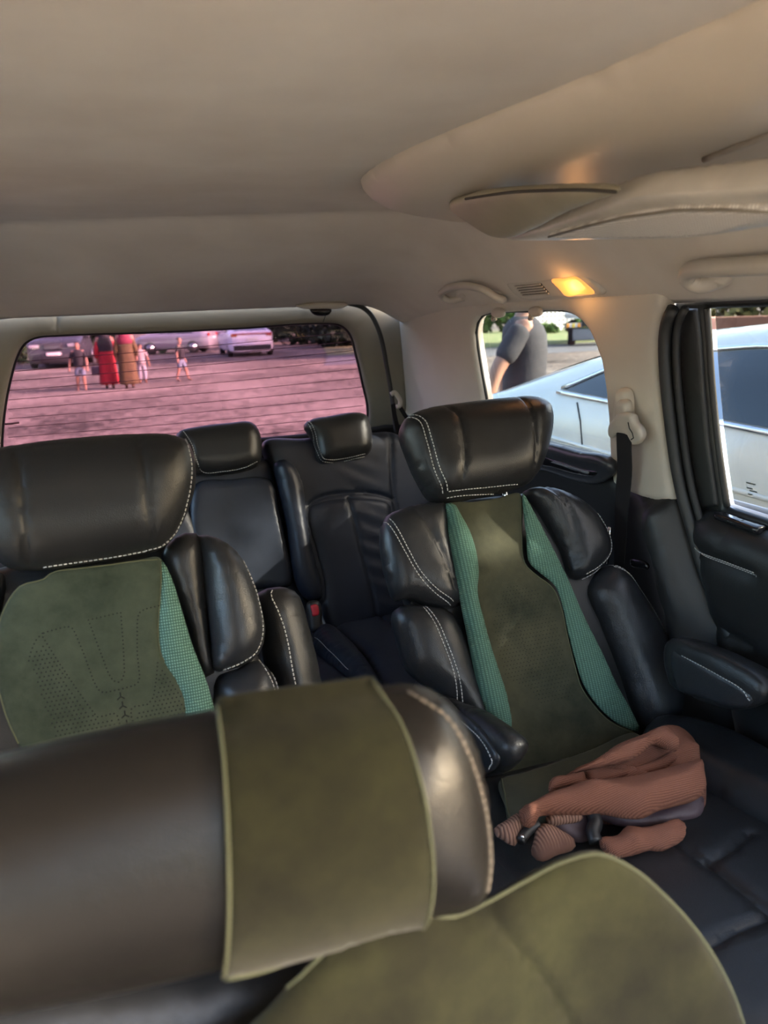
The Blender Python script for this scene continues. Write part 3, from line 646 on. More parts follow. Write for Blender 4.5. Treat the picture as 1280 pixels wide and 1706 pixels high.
# side shield of the seat under the armrest
pillow('side_shield', Frame((.935, 1.0, .5), (0, -1, 0), (0, 0, 1)), [(-.2, -.25), (.45, -.25), (.45, .02), (.2, .10), (-.2, .14)], .01, .012, .02, mat_simple('shield plastic', (.022, .024, .030), .45), sr, step=.05)

# ---------------- left captain's seat
FLS = reclined((-.05, 1.08, 1.08), 20)
sl_ = thing('captain_seat', 'black leather captain seat at the left with a green suede cover', 'seat', (-.06, .85, .23), 'second row captain seats')
z4 = lambda p: Z(1.939, (0, 680), p)
hl = FLS.lift(.04)
headrest(hl, [(-8, 748), (31, 741), (129, 729), (232, 723), (289, 725), (312, 735), (325, 768), (325, 812), (310, 858), (290, 895), (268, 915), (222, 927), (144, 940), (62, 951), (18, 948), (-8, 930), (-40, 890), (-60, 840), (-58, 790), (-38, 760)], sl_, .05, .08, .066,
         [z4([(445, 90), (460, 200), (475, 330), (485, 462)]), z4([(45, 125), (75, 200), (90, 330), (107, 515)])],
         [z4([(600, 105), (617, 200), (606, 300), (570, 400), (522, 448), (470, 464)]), z4([(465, 466), (380, 482), (260, 500), (150, 516)])], wing=.15)
uc = (hl.px(126, 840)[0])
def mir(px): return mirror(FLS.pxs(px), uc)
posts(FLS, sl_, (uc - .06, uc + .06), -.06, .06)
cushion('backrest', FLS.lift(-.03), None, sl_, .03, .10, .05, uv=[(uc - .2, -.02), (uc, .03), (uc + .18, .0), (uc + .22, -.15), (uc + .22, -.5), (uc, -.55), (uc - .22, -.5), (uc - .22, -.15)], mat=L_BLACK)
inner = z4([(520, 475), (590, 405), (640, 407), (665, 560), (680, 760), (694, 862), (660, 875), (600, 700), (535, 545)])
wing = z4([(634, 412), (700, 418), (762, 460), (812, 540), (843, 640), (857, 722), (842, 785), (800, 825), (720, 850), (684, 852), (676, 760), (655, 560), (645, 460)])
bols = z4([(700, 862), (760, 842), (830, 812), (880, 858), (905, 930), (925, 1060), (930, 1300), (820, 1300), (740, 1150)])
cushion('shoulder_panel', FLS.lift(-.004), inner, sl_, .035, .06, .035, mat=L_BLACK)
cushion('shoulder_wing', FLS.lift(.0), wing, sl_, .05, .06, .045, stitch=[z4([(785, 500), (826, 605), (842, 715), (820, 785), (775, 818), (722, 842)])], dbl=0.0)
cushion('side_bolster', FLS.lift(-.005), bols, sl_, .05, .07, .05, stitch=[z4([(845, 812), (875, 870), (890, 920), (905, 1000)])])
cushion('shoulder_panel', FLS.lift(-.004), None, sl_, .035, .06, .035, mat=L_BLACK, uv=mir(inner))
cushion('shoulder_wing', FLS.lift(.0), None, sl_, .05, .06, .045, uv=mir(wing))
cushion('side_bolster', FLS.lift(-.005), None, sl_, .05, .07, .05, uv=mir(bols))
SL2 = Frame((-.05 + uc, .62, .62), (1, 0, 0), (0, .995, -.09))
cushion('seat_cushion', SL2, None, sl_, .05, .12, .05, uv=[(-.26, .25), (-.26, .05), (-.25, .02), (-.18, .0), (.0, -.0), (.18, .0), (.25, .02), (.26, .25), (0, .28)], mat=L_BLACK)
pillow('seat_base', Frame((-.05 + uc, .75, .40), (1, 0, 0), (0, 0, 1)), [(-.25, -.16), (.25, -.16), (.25, .13), (-.25, .13)], .05, .14, .03, PL_BLACK, sl_, step=.06)
AX = Frame((.225, 1.0, .9), (.45, -.9, 0), (0, .2, 1))
ao, AS = pillow('armrest', AX, catmull(AX.pxs(z4([(835, 600), (850, 588), (885, 582), (908, 605), (945, 720), (985, 890), (1000, 1000), (900, 1010), (862, 800)]))), .02, .05, .03, L_BLACK, sl_, step=.012)
stitches(AS, AX.pxs(z4([(890, 590), (915, 640), (945, 740), (975, 880)])), STITCH, ao)

# ---------------- third row
FT = reclined((.40, 2.0, .90), 18)
zt = lambda p: Z(3.48, (420, 660), p)
t1 = thing('rear_seat', 'blue black leather rear seat with an arched back and pleated panel', 'seat', (.62, 1.75, .23), 'third row seats')
hp = zt([(300, 168), (332, 140), (450, 115), (600, 96), (658, 112), (688, 200), (686, 318), (640, 362), (500, 383), (402, 393), (376, 370), (350, 262)])
headrest(FT.lift(.02), hp, t1, .045, .05, .045, [], [zt([(318, 160), (350, 230), (370, 310), (400, 375), (440, 383), (540, 372), (640, 350)])], wing=.05, dbl=.006)
posts(FT, t1, (FT.px(545, 775)[0], FT.px(600, 768)[0]), .07, .20)
def wrk(u, v, d):
    s = FT.px(592, 890); g = np.exp(-((u - s[0] - .045 - (v - s[1]) * -.10) / .05) ** 2)
    return .0014 * g * np.sin(v * 130 + u * 60) * np.clip(d / .03, 0, 1) * (u > s[0] - (v - s[1]) * .10)
cushion('backrest', FT.lift(-.01), zt([(62, 268), (300, 246), (690, 212), (800, 210), (870, 240), (1000, 300), (1060, 600), (1100, 1300), (780, 1380), (480, 1400), (390, 1250), (250, 1080), (200, 800), (140, 480)]), t1, .035, .10, .035, mat=L_THIRD,
        seams=[zt([(310, 645), (350, 610), (420, 585), (550, 570), (700, 575), (795, 605)]), zt([(545, 600), (600, 800), (650, 1000), (700, 1200), (712, 1275)]), zt([(785, 220), (788, 420), (800, 600), (830, 720), (900, 900)])], extra=wrk, step=.012)
cushion('side_bolster', FT.lift(.015), zt([(128, 395), (160, 368), (205, 372), (240, 400), (290, 500), (308, 650), (352, 900), (402, 1100), (400, 1180), (350, 1192), (300, 1170), (252, 1080), (202, 760), (150, 520)]), t1, .04, .05, .04, mat=L_THIRD)
cushion('main_panel', FT.lift(.012), zt([(312, 655), (352, 622), (422, 598), (550, 584), (700, 588), (790, 615), (830, 720), (900, 900), (960, 1250), (720, 1300), (480, 1385), (410, 1280), (400, 1090), (352, 890)]), t1, .022, .04, .03, mat=L_THIRD,
        seams=[zt([(545, 590), (600, 800), (650, 1000), (700, 1200), (712, 1290)])], extra=wrk, step=.012)
TC = Frame((.62, 1.72, .585), (1, 0, 0), (0, .99, -.12))
cushion('seat_cushion', TC, zt([(470, 1385), (520, 1355), (720, 1312), (830, 1290), (1000, 1260), (1100, 1500), (1000, 1800), (800, 1800), (650, 1560)]), t1, .035, .10, .04, mat=L_THIRD, seams=[zt([(715, 1315), (790, 1370), (860, 1420)])])
cushion('cushion_bolster', TC.lift(.01), zt([(350, 1432), (390, 1390), (465, 1382), (560, 1440), (650, 1535), (730, 1650), (780, 1800), (660, 1800), (560, 1635), (440, 1545)]), t1, .04, .10, .035, mat=L_THIRD, stitch=[zt([(370, 1450), (450, 1530), (560, 1625)])], dbl=0)
t2 = thing('rear_seat', 'narrow middle rear seat with a flat folded panel and dark headrest', 'seat', (.28, 1.78, .23), 'third row seats')
headrest(FT.lift(.02), z4([(560, 110), (578, 76), (640, 60), (740, 48), (808, 45), (832, 64), (846, 140), (834, 186), (790, 205), (650, 218), (585, 212), (560, 170)]), t2, .045, .05, .045, [], [z4([(592, 82), (618, 130), (632, 175), (650, 208), (720, 208), (790, 195), (825, 178)])], wing=.05)
posts(FT, t2, (FT.px(355, 790)[0], FT.px(410, 785)[0]), .06, .17)
cushion('backrest', FT.lift(-.02), z4([(560, 200), (640, 190), (860, 165), (880, 200), (905, 330), (960, 560), (1010, 640), (1030, 760), (600, 760), (560, 400)]), t2, .02, .09, .03, mat=L_THIRD, step=.014)
PANEL = mat_leather('panel leather', (.020, .024, .033), .26)
cushion('folded_panel', FT.lift(.0), z4([(620, 262), (642, 238), (740, 230), (858, 225), (882, 238), (902, 320), (922, 410), (946, 545), (938, 574), (850, 585), (700, 600), (640, 590), (612, 430)]), t2, .022, .03, .022, mat=PANEL, step=.012)
cushion('seat_cushion', TC.lift(-.012), zt([(-120, 1400), (50, 1390), (268, 1360), (330, 1440), (420, 1545), (560, 1660), (700, 1850), (300, 1900), (-60, 1900)]), t2, .03, .10, .035, mat=L_THIRD)
t3 = thing('rear_seat', 'rear seat without a headrest, hidden behind the left captain seat', 'seat', (-.12, 1.78, .23), 'third row seats')
cushion('backrest', FT.lift(-.01), None, t3, .035, .10, .035, mat=L_THIRD, uv=[(-.80, .10), (-.72, .15), (-.3, .15), (-.26, .1), (-.24, -.3), (-.5, -.36), (-.80, -.36)])
cushion('seat_cushion', TC, None, t3, .035, .10, .04, mat=L_THIRD, uv=[(-1.0, .16), (-.75, .18), (-.48, .16), (-.47, -.25), (-.7, -.30), (-1.02, -.25)])
# belt buckles
bk = thing('belt_buckle', 'black belt buckle with a red release button on the rear seat', 'buckle', onY(525, 1050, 1.86))
BF = reclined(onY(524, 1028, 1.86), 25)
pillow('housing', BF, catmull(BF.pxs(zt([(318, 1200), (340, 1185), (385, 1188), (400, 1215), (405, 1300), (392, 1365), (345, 1368), (325, 1290)]))), .014, .014, .014, PL_BLACK, bk, step=.006)
pillow('release_button', BF.lift(.013), catmull(BF.lift(.013).pxs(zt([(340, 1215), (380, 1210), (388, 1235), (385, 1268), (350, 1275), (346, 1250)]))), .005, .003, .005, RED_BTN, bk, step=.005)
bk2 = thing('belt_buckle', 'small black buckle stub lying between the rear cushions', 'buckle', onZ(508, 1070, .60))
BF2 = reclined(onY(508, 1063, 1.72), 40)
pillow('housing', BF2, catmull(BF2.pxs(zt([(262, 1385), (285, 1362), (322, 1370), (350, 1400), (352, 1440), (310, 1450), (280, 1430)]))), .014, .014, .012, PL_BLACK, bk2, step=.006)
tube('tongue', [BF2.P(*BF2.px(*p), .016) for p in zt([(308, 1378), (312, 1395), (318, 1410)])], .0022, CHROME, bk2, 6)

# ---------------- front seat, close to the lens
FF = reclined((-.02, .405, 1.11), 12)
fs = thing('car_seat', 'black leather front seat with a stitched headrest, close to the camera', 'seat', (.0, .35, .23))
fh = [(-330, 1380), (-250, 1320), (-120, 1290), (0, 1262), (180, 1220), (360, 1188), (520, 1163), (640, 1146), (700, 1142), (744, 1166), (780, 1216), (800, 1290), (810, 1380), (808, 1440), (794, 1482), (764, 1506), (716, 1514), (640, 1528), (520, 1560), (360, 1600), (180, 1640), (0, 1670), (-160, 1680), (-280, 1620), (-340, 1500)]
hso, HS = headrest(FF, fh, fs, .055, .07, .075, [], [[(676, 1148), (718, 1176), (748, 1230), (770, 1290), (783, 1342), (790, 1400), (786, 1450)]], mat=mat_leather('front headrest leather', (.008, .0072, .0068), .36), wing=.0, stitch_kw=dict(pitch=.0058, ln=.0044, w=.0009), smat=mat_simple('brown thread', (.16, .13, .10), .8))
for u_ in (-.07, .05): tube('headrest_post', [FF.P(u_, -.17, -.05), FF.P(u_, -.05, -.05)], .006, PL_BLACK, fs, 10)
FB = reclined((.0, .375, .95), 12)
cov = [(330, 1760), (420, 1680), (470, 1622), (540, 1548), (600, 1514), (680, 1499), (740, 1508), (800, 1490), (870, 1456), (930, 1426), (985, 1413), (1040, 1434), (1100, 1484), (1150, 1540), (1195, 1610), (1225, 1680), (1242, 1760)]
cushion('backrest', FB.lift(-.05), None, fs, .03, .10, .05, uv=[(-.29, .07), (-.15, .085), (.0, .06), (.12, .045), (.20, .06), (.235, .0), (.25, -.15), (.26, -.45), (-.28, -.45), (-.30, -.15)], mat=L_BLACK)
cushion('seat_cushion', Frame((-.02, .12, .60), (1, 0, 0), (0, .99, -.1)), None, fs, .04, .12, .05, uv=[(-.27, .2), (-.27, -.25), (0, -.3), (.27, -.25), (.27, .2)], mat=L_BLACK)
pillow('seat_base', Frame((-.02, .2, .36), (1, 0, 0), (0, 0, 1)), [(-.25, -.12), (.25, -.12), (.25, .13), (-.25, .13)], .25, .14, .03, PL_BLACK, fs, step=.06)

# ================================================================== SUEDE SEAT COVERS
def tube_on(S, line, rad, mat, parent, lift=.0, name='edging', step=.01):
    return tube(name, S.P(resample(catmull(line, False), step, False), lift), rad, mat, parent, 6)
cf = thing('seat_cover', 'olive suede cover with a wide headrest strap on the front seat', 'seat cover', (.05, .36, .95), 'suede seat covers')
s0 = FB.px(830, 1530); s1_ = FB.px(965, 1720)
def fcx(u, v, d): return .016 * np.exp(-(((u - .12) / .10) ** 2)) + .004 * np.sin(u * 22 + v * 9)
seamF = catmull(FB.pxs([(800, 1492), (835, 1545), (900, 1620), (980, 1760)]), False)
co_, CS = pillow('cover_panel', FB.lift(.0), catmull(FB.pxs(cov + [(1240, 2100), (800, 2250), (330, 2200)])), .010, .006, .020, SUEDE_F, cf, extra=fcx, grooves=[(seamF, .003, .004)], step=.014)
tube_on(CS, FB.pxs([(470, 1622), (540, 1550), (600, 1516), (680, 1502), (740, 1511), (800, 1493), (870, 1459), (930, 1429), (985, 1416), (1040, 1437), (1100, 1487), (1150, 1543), (1195, 1612), (1223, 1682), (1238, 1750)]), .0012, EDGE, co_, .0)
SFm = FF.lift(.0)
strap = [(358, 1172), (362, 1158), (440, 1146), (540, 1134), (612, 1124), (622, 1128), (636, 1170), (650, 1250), (660, 1330), (668, 1410), (676, 1503), (650, 1504), (620, 1507), (585, 1517), (556, 1532), (545, 1562), (500, 1568), (420, 1574), (362, 1577), (357, 1570), (358, 1400)]
def hs_ex(u, v, d): return HS.h(np.stack([u, v], 1)) + .004 + .010 * np.clip((-.055 - v) / .06, 0, 1)
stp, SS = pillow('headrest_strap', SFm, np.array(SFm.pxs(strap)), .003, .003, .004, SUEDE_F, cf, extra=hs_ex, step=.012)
for ln in ([(360, 1172), (359, 1300), (360, 1450), (360, 1573)], [(616, 1128), (634, 1172), (648, 1252), (658, 1332), (666, 1412), (673, 1500)], [(364, 1573), (420, 1571), (500, 1565), (542, 1560)]):
    tube_on(SS, SFm.pxs(ln), .0011, EDGE, stp, .0008)

# left captain's cover: suede panel, mesh flap, printed perforations
cl = thing('seat_cover', 'green suede perforated cover on the left captain seat', 'seat cover', (-.05, 1.0, .9), 'suede seat covers')
z7 = lambda p: Z(3.2, (0, 900), p)
CL = FLS.lift(.025)
pan = z7([(850, 95), (720, 112), (600, 130), (420, 152), (295, 168), (265, 185), (240, 206), (120, 240), (62, 300), (20, 380), (-5, 450), (-40, 600), (-25, 740), (0, 820), (40, 950), (100, 1080), (160, 1180), (260, 1350), (420, 1500), (700, 1600), (960, 1500), (1010, 1200), (1000, 1050), (994, 920), (985, 850), (962, 770), (920, 700), (862, 612), (846, 520), (850, 380), (860, 200), (856, 110)])
uL = CL.px(170, 1000)[0]
def clx(u, v, d): return .010 * np.cos((u - uL) * 8) - .02 * np.clip((v + .12), -1, 0) ** 2 * 3
cp_, CPS = pillow('cover_panel', CL, resample(catmull(CL.pxs(pan)), .004), .004, .004, .006, SUEDE_L, cl, extra=clx, step=.012)
tube_on(CPS, CL.pxs(z7([(856, 105), (720, 114), (600, 132), (420, 154), (297, 170), (265, 187), (242, 208), (120, 243), (64, 303), (22, 383), (-3, 453), (-36, 600), (-22, 740), (4, 820), (44, 950), (104, 1080)])), .0012, EDGE, cp_, .0)
tube_on(CPS, CL.pxs(z7([(856, 112), (858, 200), (847, 380), (843, 520), (860, 612), (917, 700), (959, 770), (982, 850), (991, 920)])), .0010, EDGE, cp_, .0)
FLP = CL.lift(-.004)
fo, _ = pillow('mesh_flap', FLP, catmull(FLP.pxs(z7([(858, 100), (905, 180), (962, 350), (1022, 550), (1100, 750), (1140, 890), (1180, 1060), (1200, 1300), (980, 1350), (970, 1000), (940, 800), (850, 640), (830, 500), (845, 250)]))), .012, .008, .03, MESH_G, cl, extra=clx, step=.014)
def dots(S, lines, polys, parent, rad=.0011, pitch=.0052, seg=6):
    pts = []
    for l in lines: pts += list(resample(np.array(S.fr.pxs(l)), pitch, False))
    for pg in polys:
        q = np.array(S.fr.pxs(pg)); lo, hi = q.min(0), q.max(0); st = pitch * 1.05
        gx, gy = np.meshgrid(np.arange(lo[0], hi[0], st), np.arange(lo[1], hi[1], st)); gx = gx + (np.arange(gx.shape[0]) % 2)[:, None] * st / 2
        c = np.stack([gx.ravel(), gy.ravel()], 1); pts += list(c[inside(c, q)])
    pts = np.array(pts); pts = pts[inside(pts, S.poly)]; P = S.P(pts, .0005); V, Fc = [], []
    for p in P:
        k = len(V)
        for i in range(seg): V.append(p + rad * (S.fr.u * math.cos(6.283 * i / seg) + S.fr.v * math.sin(6.283 * i / seg)))
        Fc.append(tuple(range(k, k + seg)))
    return stuff(mk('perforation', V, Fc, DOTS, parent, smooth=False))
dots(CPS, [z7(l) for l in ([(475, 425), (645, 385), (658, 550), (665, 700), (655, 735), (635, 752), (605, 745), (580, 705), (475, 425)],
     [(235, 515), (240, 492), (300, 475), (365, 458), (395, 472), (412, 510), (450, 600), (500, 740), (525, 790), (555, 808), (640, 790), (715, 770), (740, 750), (745, 720), (732, 600), (732, 430), (740, 390), (770, 368), (845, 350)],
     [(235, 515), (300, 620), (380, 740), (470, 870), (520, 935), (560, 930), (605, 914), (628, 930), (645, 990)],
     [(840, 650), (832, 740), (818, 830), (790, 868), (720, 880), (700, 895), (700, 930), (715, 975)],
     [(232, 495), (195, 535), (172, 590), (160, 640)])],
     [z7([(228, 545), (300, 650), (380, 765), (468, 890), (520, 950), (600, 935), (640, 1010), (700, 1300), (300, 1250), (290, 1000), (215, 800), (170, 640)]), z7([(855, 660), (900, 720), (955, 790), (985, 900), (990, 1000), (735, 1000), (718, 905), (800, 885), (832, 830)])], cp_)
items = []
for ax, ay in z7([(645, 828), (656, 876), (668, 924), (678, 973)]):
    u, v = CPS.fr.px(ax, ay); p0 = CPS.P(np.array([(u, v)]), .0006)[0]
    for an in (90, 215, 325):
        d_ = CPS.fr.u * math.cos(math.radians(an)) + CPS.fr.v * math.sin(math.radians(an)); items.append((p0 + d_ * .003, np.array([d_, np.cross(CPS.fr.n, d_), CPS.fr.n]), (.0028, .0008, .0003)))
boxes('arrow_mark', items, DOTS, cp_)

# right captain's cover
cr = thing('seat_cover', 'brown green suede cover with curled ribbed edges on the right captain seat', 'seat cover', (.66, 1.1, .9), 'suede seat covers')
CRF = FR.lift(.030)
rp = z5([(345, 452), (440, 442), (530, 428), (615, 414)]) + z5([(628, 580), (640, 680), (680, 722), (740, 772), (770, 852), (790, 950), (820, 1060), (850, 1150), (900, 1222), (960, 1282), (1058, 1335)]) + [(1040, 1300), (960, 1345), (880, 1362), (848, 1362), (838, 1310), (830, 1240), (826, 1190)] + z5([(530, 1150), (500, 1050), (470, 950), (445, 800), (432, 680), (392, 550)])
uR = CRF.px(880, 1050)[0]
def crx(u, v, d): return -.010 * np.exp(-((u - uR + v * .0) / .10) ** 2) + .004 * np.sin(v * 20 + u * 12)
cp2, CRS = pillow('cover_panel', CRF, resample(catmull(CRF.pxs(rp)), .004), .004, .004, .006, SUEDE_R, cr, extra=crx, step=.012)
tube_on(CRS, CRF.pxs(z5([(612, 420), (625, 580), (637, 682), (677, 724), (737, 775), (767, 854), (787, 952), (817, 1062), (847, 1152), (897, 1225), (957, 1285), (1050, 1332)])), .0010, EDGE, cp2, .0)
tube_on(CRS, CRF.pxs([(831, 1245), (838, 1305), (848, 1358)]), .0014, EDGE, cp2)
CR2 = FR.lift(.034)
fl1, _ = pillow('ribbed_flap', CR2, catmull(CR2.pxs(z5([(328, 455), (350, 452), (385, 505), (415, 560), (440, 640), (450, 720), (445, 790), (470, 900), (500, 1010), (530, 1100), (560, 1200), (570, 1320), (520, 1360), (488, 1280), (448, 1150), (408, 950), (378, 800), (345, 620), (332, 520)]))), .022, .02, .028, MESH_R, cr, step=.010)
fl2, _ = pillow('ribbed_flap', CR2.lift(-.004), catmull(CR2.lift(-.004).pxs(z5([(620, 412), (650, 462), (702, 560), (748, 650), (792, 740), (852, 880), (922, 1020), (982, 1150), (1042, 1258), (1068, 1322), (1020, 1312), (960, 1278), (900, 1218), (850, 1140), (822, 1055), (792, 945), (772, 846), (742, 766), (682, 716), (646, 680), (634, 580), (622, 480)]))), .008, .012, .03, MESH_R, cr, step=.012)
dots(CRS, [z5([(575, 820), (600, 900), (625, 980), (650, 1060), (690, 1180)])], [z5([(560, 760), (680, 780), (750, 900), (780, 1050), (820, 1200), (700, 1220), (640, 1150), (560, 1120), (500, 900)])], cp2, rad=.0009, pitch=.0065)
CSF = SF.lift(.058)
cq, CQS = pillow('cushion_panel', CSF, catmull(CSF.pxs([(834, 1300), (880, 1286), (980, 1252), (1058, 1222), (1085, 1262), (1000, 1320), (920, 1365), (870, 1392), (852, 1380), (842, 1345)])), .004, .006, .008, SUEDE_R, cr, step=.014)
tube_on(CQS, CSF.pxs([(836, 1300), (841, 1325), (847, 1355), (854, 1378)]), .0016, EDGE, cq, .0)

# ================================================================== BROWN JACKET ON THE SEAT
zj = lambda p: Z(3.0476, (800, 1180), p)
jk = thing('jacket', 'crumpled brown knitted jacket with ribbed cuffs lying on the seat', 'jacket', (.66, .82, .66))
JF = reclined((.68, .86, .725), 62)
def folds(ax, ay, k, amp, ph=0, k2=0, amp2=0):
    def f(u, v, d):
        w = (u * ax + v * ay) * k * .5 + ph + 1.1 * np.sin(u * 17 + ph) + .6 * np.sin(v * 31 + u * 9)
        r1 = (1 - np.abs(np.sin(w))) ** 1.5; r2 = 1 - np.abs(np.sin((u * ay - v * ax * .6) * (k2 or 40) * .5 + 2 * ph + 1.3 * np.sin(v * 40)))
        return (amp * 2.4 * (r1 - .4) + (amp2 or amp * .35) * 2 * (r2 - .5)) * np.clip(d / .012, 0, 1)
    return f
def cloth(name, fr, pts, T, B, r, mat, ex=None, step=.009): return pillow(name, fr, catmull(fr.pxs(zj(pts))), T, B, r, mat, jk, extra=ex, step=step)[0]
cloth('back_fold', JF.lift(-.036), [(455, 330), (560, 280), (690, 195), (800, 150), (935, 98), (1000, 105), (1060, 150), (1098, 220), (1115, 300), (1140, 420), (1120, 560), (1000, 600), (700, 600), (450, 520), (360, 430)], .035, .03, .035, KNIT, folds(.35, 1, 70, .006, .4, 90, .003))
cloth('collar', JF.lift(.024), [(445, 335), (560, 285), (690, 200), (800, 165), (930, 100), (1008, 180), (985, 225), (930, 190), (890, 178), (820, 230), (760, 265), (640, 290), (540, 310)], .022, .02, .022, KNIT, folds(.3, 1, 110, .004, 1))
cloth('hood_fold', JF.lift(-.006), [(530, 320), (640, 305), (700, 310), (790, 300), (880, 270), (985, 225), (1000, 250), (930, 310), (840, 335), (740, 350), (650, 370), (560, 380)], .016, .02, .018, KNIT, folds(.2, 1, 120, .005, 2))
cloth('pocket_edge', JF.lift(.004), [(352, 375), (372, 352), (450, 340), (522, 318), (532, 378), (440, 395), (385, 412), (355, 435)], .012, .015, .014, KNIT, folds(.2, 1, 90, .003, 2))
cloth('lining', JF.lift(-.012), [(350, 435), (430, 395), (600, 470), (850, 520), (1130, 450), (1125, 540), (1000, 570), (830, 600), (700, 590), (610, 560), (600, 620), (520, 680), (430, 640), (340, 560)], .012, .015, .014, LINING, folds(.2, 1, 80, .004, 1))
cloth('sleeve', JF.lift(.026), [(197, 522), (260, 485), (340, 440), (440, 410), (520, 385), (640, 370), (780, 352), (900, 325), (1020, 292), (1112, 275), (1130, 340), (1142, 420), (1120, 450), (1000, 490), (920, 512), (830, 552), (740, 550), (650, 530), (520, 532), (390, 528), (300, 545), (285, 585), (245, 603), (215, 570)], .034, .03, .034, KNIT, folds(.18, 1, 75, .005, 2.2, 60, .0025))
cloth('cuff', JF.lift(.002), [(66, 618), (120, 580), (200, 536), (222, 570), (245, 600), (205, 640), (180, 700), (110, 660), (78, 640)], .018, .016, .018, RIB)
cloth('cuff', JF.lift(.006), [(330, 560), (420, 538), (520, 535), (525, 560), (430, 585), (350, 590)], .012, .012, .012, RIB)
cloth('cuff', JF.lift(.010), [(290, 595), (330, 590), (420, 630), (488, 690), (470, 720), (400, 740), (320, 775), (262, 745), (275, 660)], .016, .016, .018, RIB)
cloth('hem', JF.lift(.016), [(600, 660), (680, 655), (720, 625), (745, 595), (800, 610), (880, 600), (1020, 570), (1046, 620), (1030, 670), (980, 700), (930, 722), (870, 715), (800, 740), (740, 750), (690, 760), (640, 720)], .02, .02, .022, KNIT, folds(1, .5, 90, .006, .5, 70, .003))
cloth('hem_band', JF.lift(.016), [(655, 715), (700, 665), (735, 605), (768, 605), (772, 650), (760, 700), (735, 745), (690, 765)], .012, .014, .014, RIB)
tube('zipper', catmull([JF.P(*JF.px(*p), .012) for p in zj([(285, 610), (250, 630), (215, 665), (195, 695)])], False, 5), [.007] * 16, PL_BLACK, jk, 8)
tube('zipper', catmull([JF.P(*JF.px(*p), .012) for p in zj([(560, 555), (575, 600), (560, 650), (575, 700)])], False, 5), [.010] * 16, PL_BLACK, jk, 8)
tube('zipper_pull', [JF.P(*JF.px(*p), .02) for p in zj([(196, 680), (200, 695)])], .003, CHROME, jk, 6)
# ================================================================== OUTSIDE
m_, nt, b = newmat('sandy ground'); v = texco(nt)
b.inputs['Roughness'].default_value = .95; b.inputs['Specular IOR Level'].default_value = .15
n1 = noise(nt, v, .35, 6, .6); n2 = noise(nt, v, 5.5, 8, .75)
mxn = nt.nodes.new('ShaderNodeMath'); mxn.operation = 'ADD'; nt.links.new(n1, mxn.inputs[0]); mx2 = nt.nodes.new('ShaderNodeMath'); mx2.operation = 'MULTIPLY'; mx2.inputs[1].default_value = 1.5; nt.links.new(n2, mx2.inputs[0]); nt.links.new(mx2.outputs[0], mxn.inputs[1])
mh = nt.nodes.new('ShaderNodeMath'); mh.operation = 'MULTIPLY'; mh.inputs[1].default_value = .5; nt.links.new(mxn.outputs[0], mh.inputs[0])
nt.links.new(ramp(nt, mh.outputs[0], [(.52, (.03, .025, .02)), (.58, (.085, .072, .06)), (.655, (.16, .137, .115)), (.74, (.26, .225, .19))]), b.inputs['Base Color'])
GROUND = m_
struct(mk('floor_parking_lot', [(-150, -60, 0), (170, -60, 0), (170, 190, 0), (-150, 190, 0)], [(0, 1, 2, 3)], GROUND, smooth=False))
ASPH = mat_simple('asphalt', (.085, .09, .10), .9, c2=(.065, .07, .078), nscale=3, bscale=60)
GRASS = mat_simple('verge grass', (.10, .17, .05), .95, c2=(.20, .20, .09), nscale=1.5, bscale=30, bstr=.6, bdist=.03)
def ground_strip(name, near, far, mat, z):
    a, b_ = onZ(*near[0], 0), onZ(*near[1], 0); c, d = onZ(*far[0], 0), onZ(*far[1], 0)
    na, nb = a + (a - b_) * 1.2, b_ + (b_ - a) * 3; fa, fb_ = c + (c - d) * 1.2, d + (d - c) * 3
    q = np.array([na, nb, fb_, fa]); V = np.vstack([q + [0, 0, z], q + [0, 0, -.02]])
    return struct(mk(name, V, [(0, 1, 2, 3), (7, 6, 5, 4), (0, 4, 5, 1), (1, 5, 6, 2), (2, 6, 7, 3), (3, 7, 4, 0)], mat, smooth=False, fix=True))
ground_strip('floor_road', ((800, 595), (1000, 584)), ((800, 580), (1000, 570)), ASPH, .012)
ground_strip('floor_verge', ((800, 580), (1000, 570)), ((800, 553), (1000, 543)), GRASS, .02)

# ---------------- foliage
def leafmat(name, a, b_): return mat_simple(name, a, .7, c2=b_, nscale=2.5, spec=.25)
LEAF_A = leafmat('leaf green', (.07, .13, .03), (.035, .07, .018)); LEAF_B = leafmat('leaf dark', (.02, .035, .018), (.012, .022, .012)); LEAF_C = leafmat('leaf dry', (.14, .15, .055), (.09, .085, .035))
BARK = mat_simple('bark', (.07, .05, .035), .95, bscale=40, bstr=.6, bdist=.02)
def leaves(name, clusters, n, size, mat, parent):
    V, Fc = [], []; tot = sum(c[3] * c[4] * c[5] for c in clusters)
    for c in clusters:
        k = int(n * c[3] * c[4] * c[5] / tot)
        d = RNG.normal(size=(k, 3)); d /= np.linalg.norm(d, axis=1)[:, None]; rr = RNG.uniform(.35, 1, (k, 1)) ** .5
        P = np.array(c[:3]) + d * rr * np.array(c[3:6]); P = P[P[:, 2] > .03]
        A = RNG.normal(size=(len(P), 3)); A /= np.linalg.norm(A, axis=1)[:, None]; Bv = np.cross(A, RNG.normal(size=(len(P), 3))); Bv /= np.linalg.norm(Bv, axis=1)[:, None]
        s = size * RNG.uniform(.6, 1.3, (len(P), 1))
        for p, a, bb, q in zip(P, A, Bv, s):
            i = len(V); V += [p - a * q, p + bb * q * .5, p + a * q, p - bb * q * .5]; Fc.append((i, i + 1, i + 2, i + 3))
    return stuff(mk(name, V, Fc, mat, parent, smooth=False))
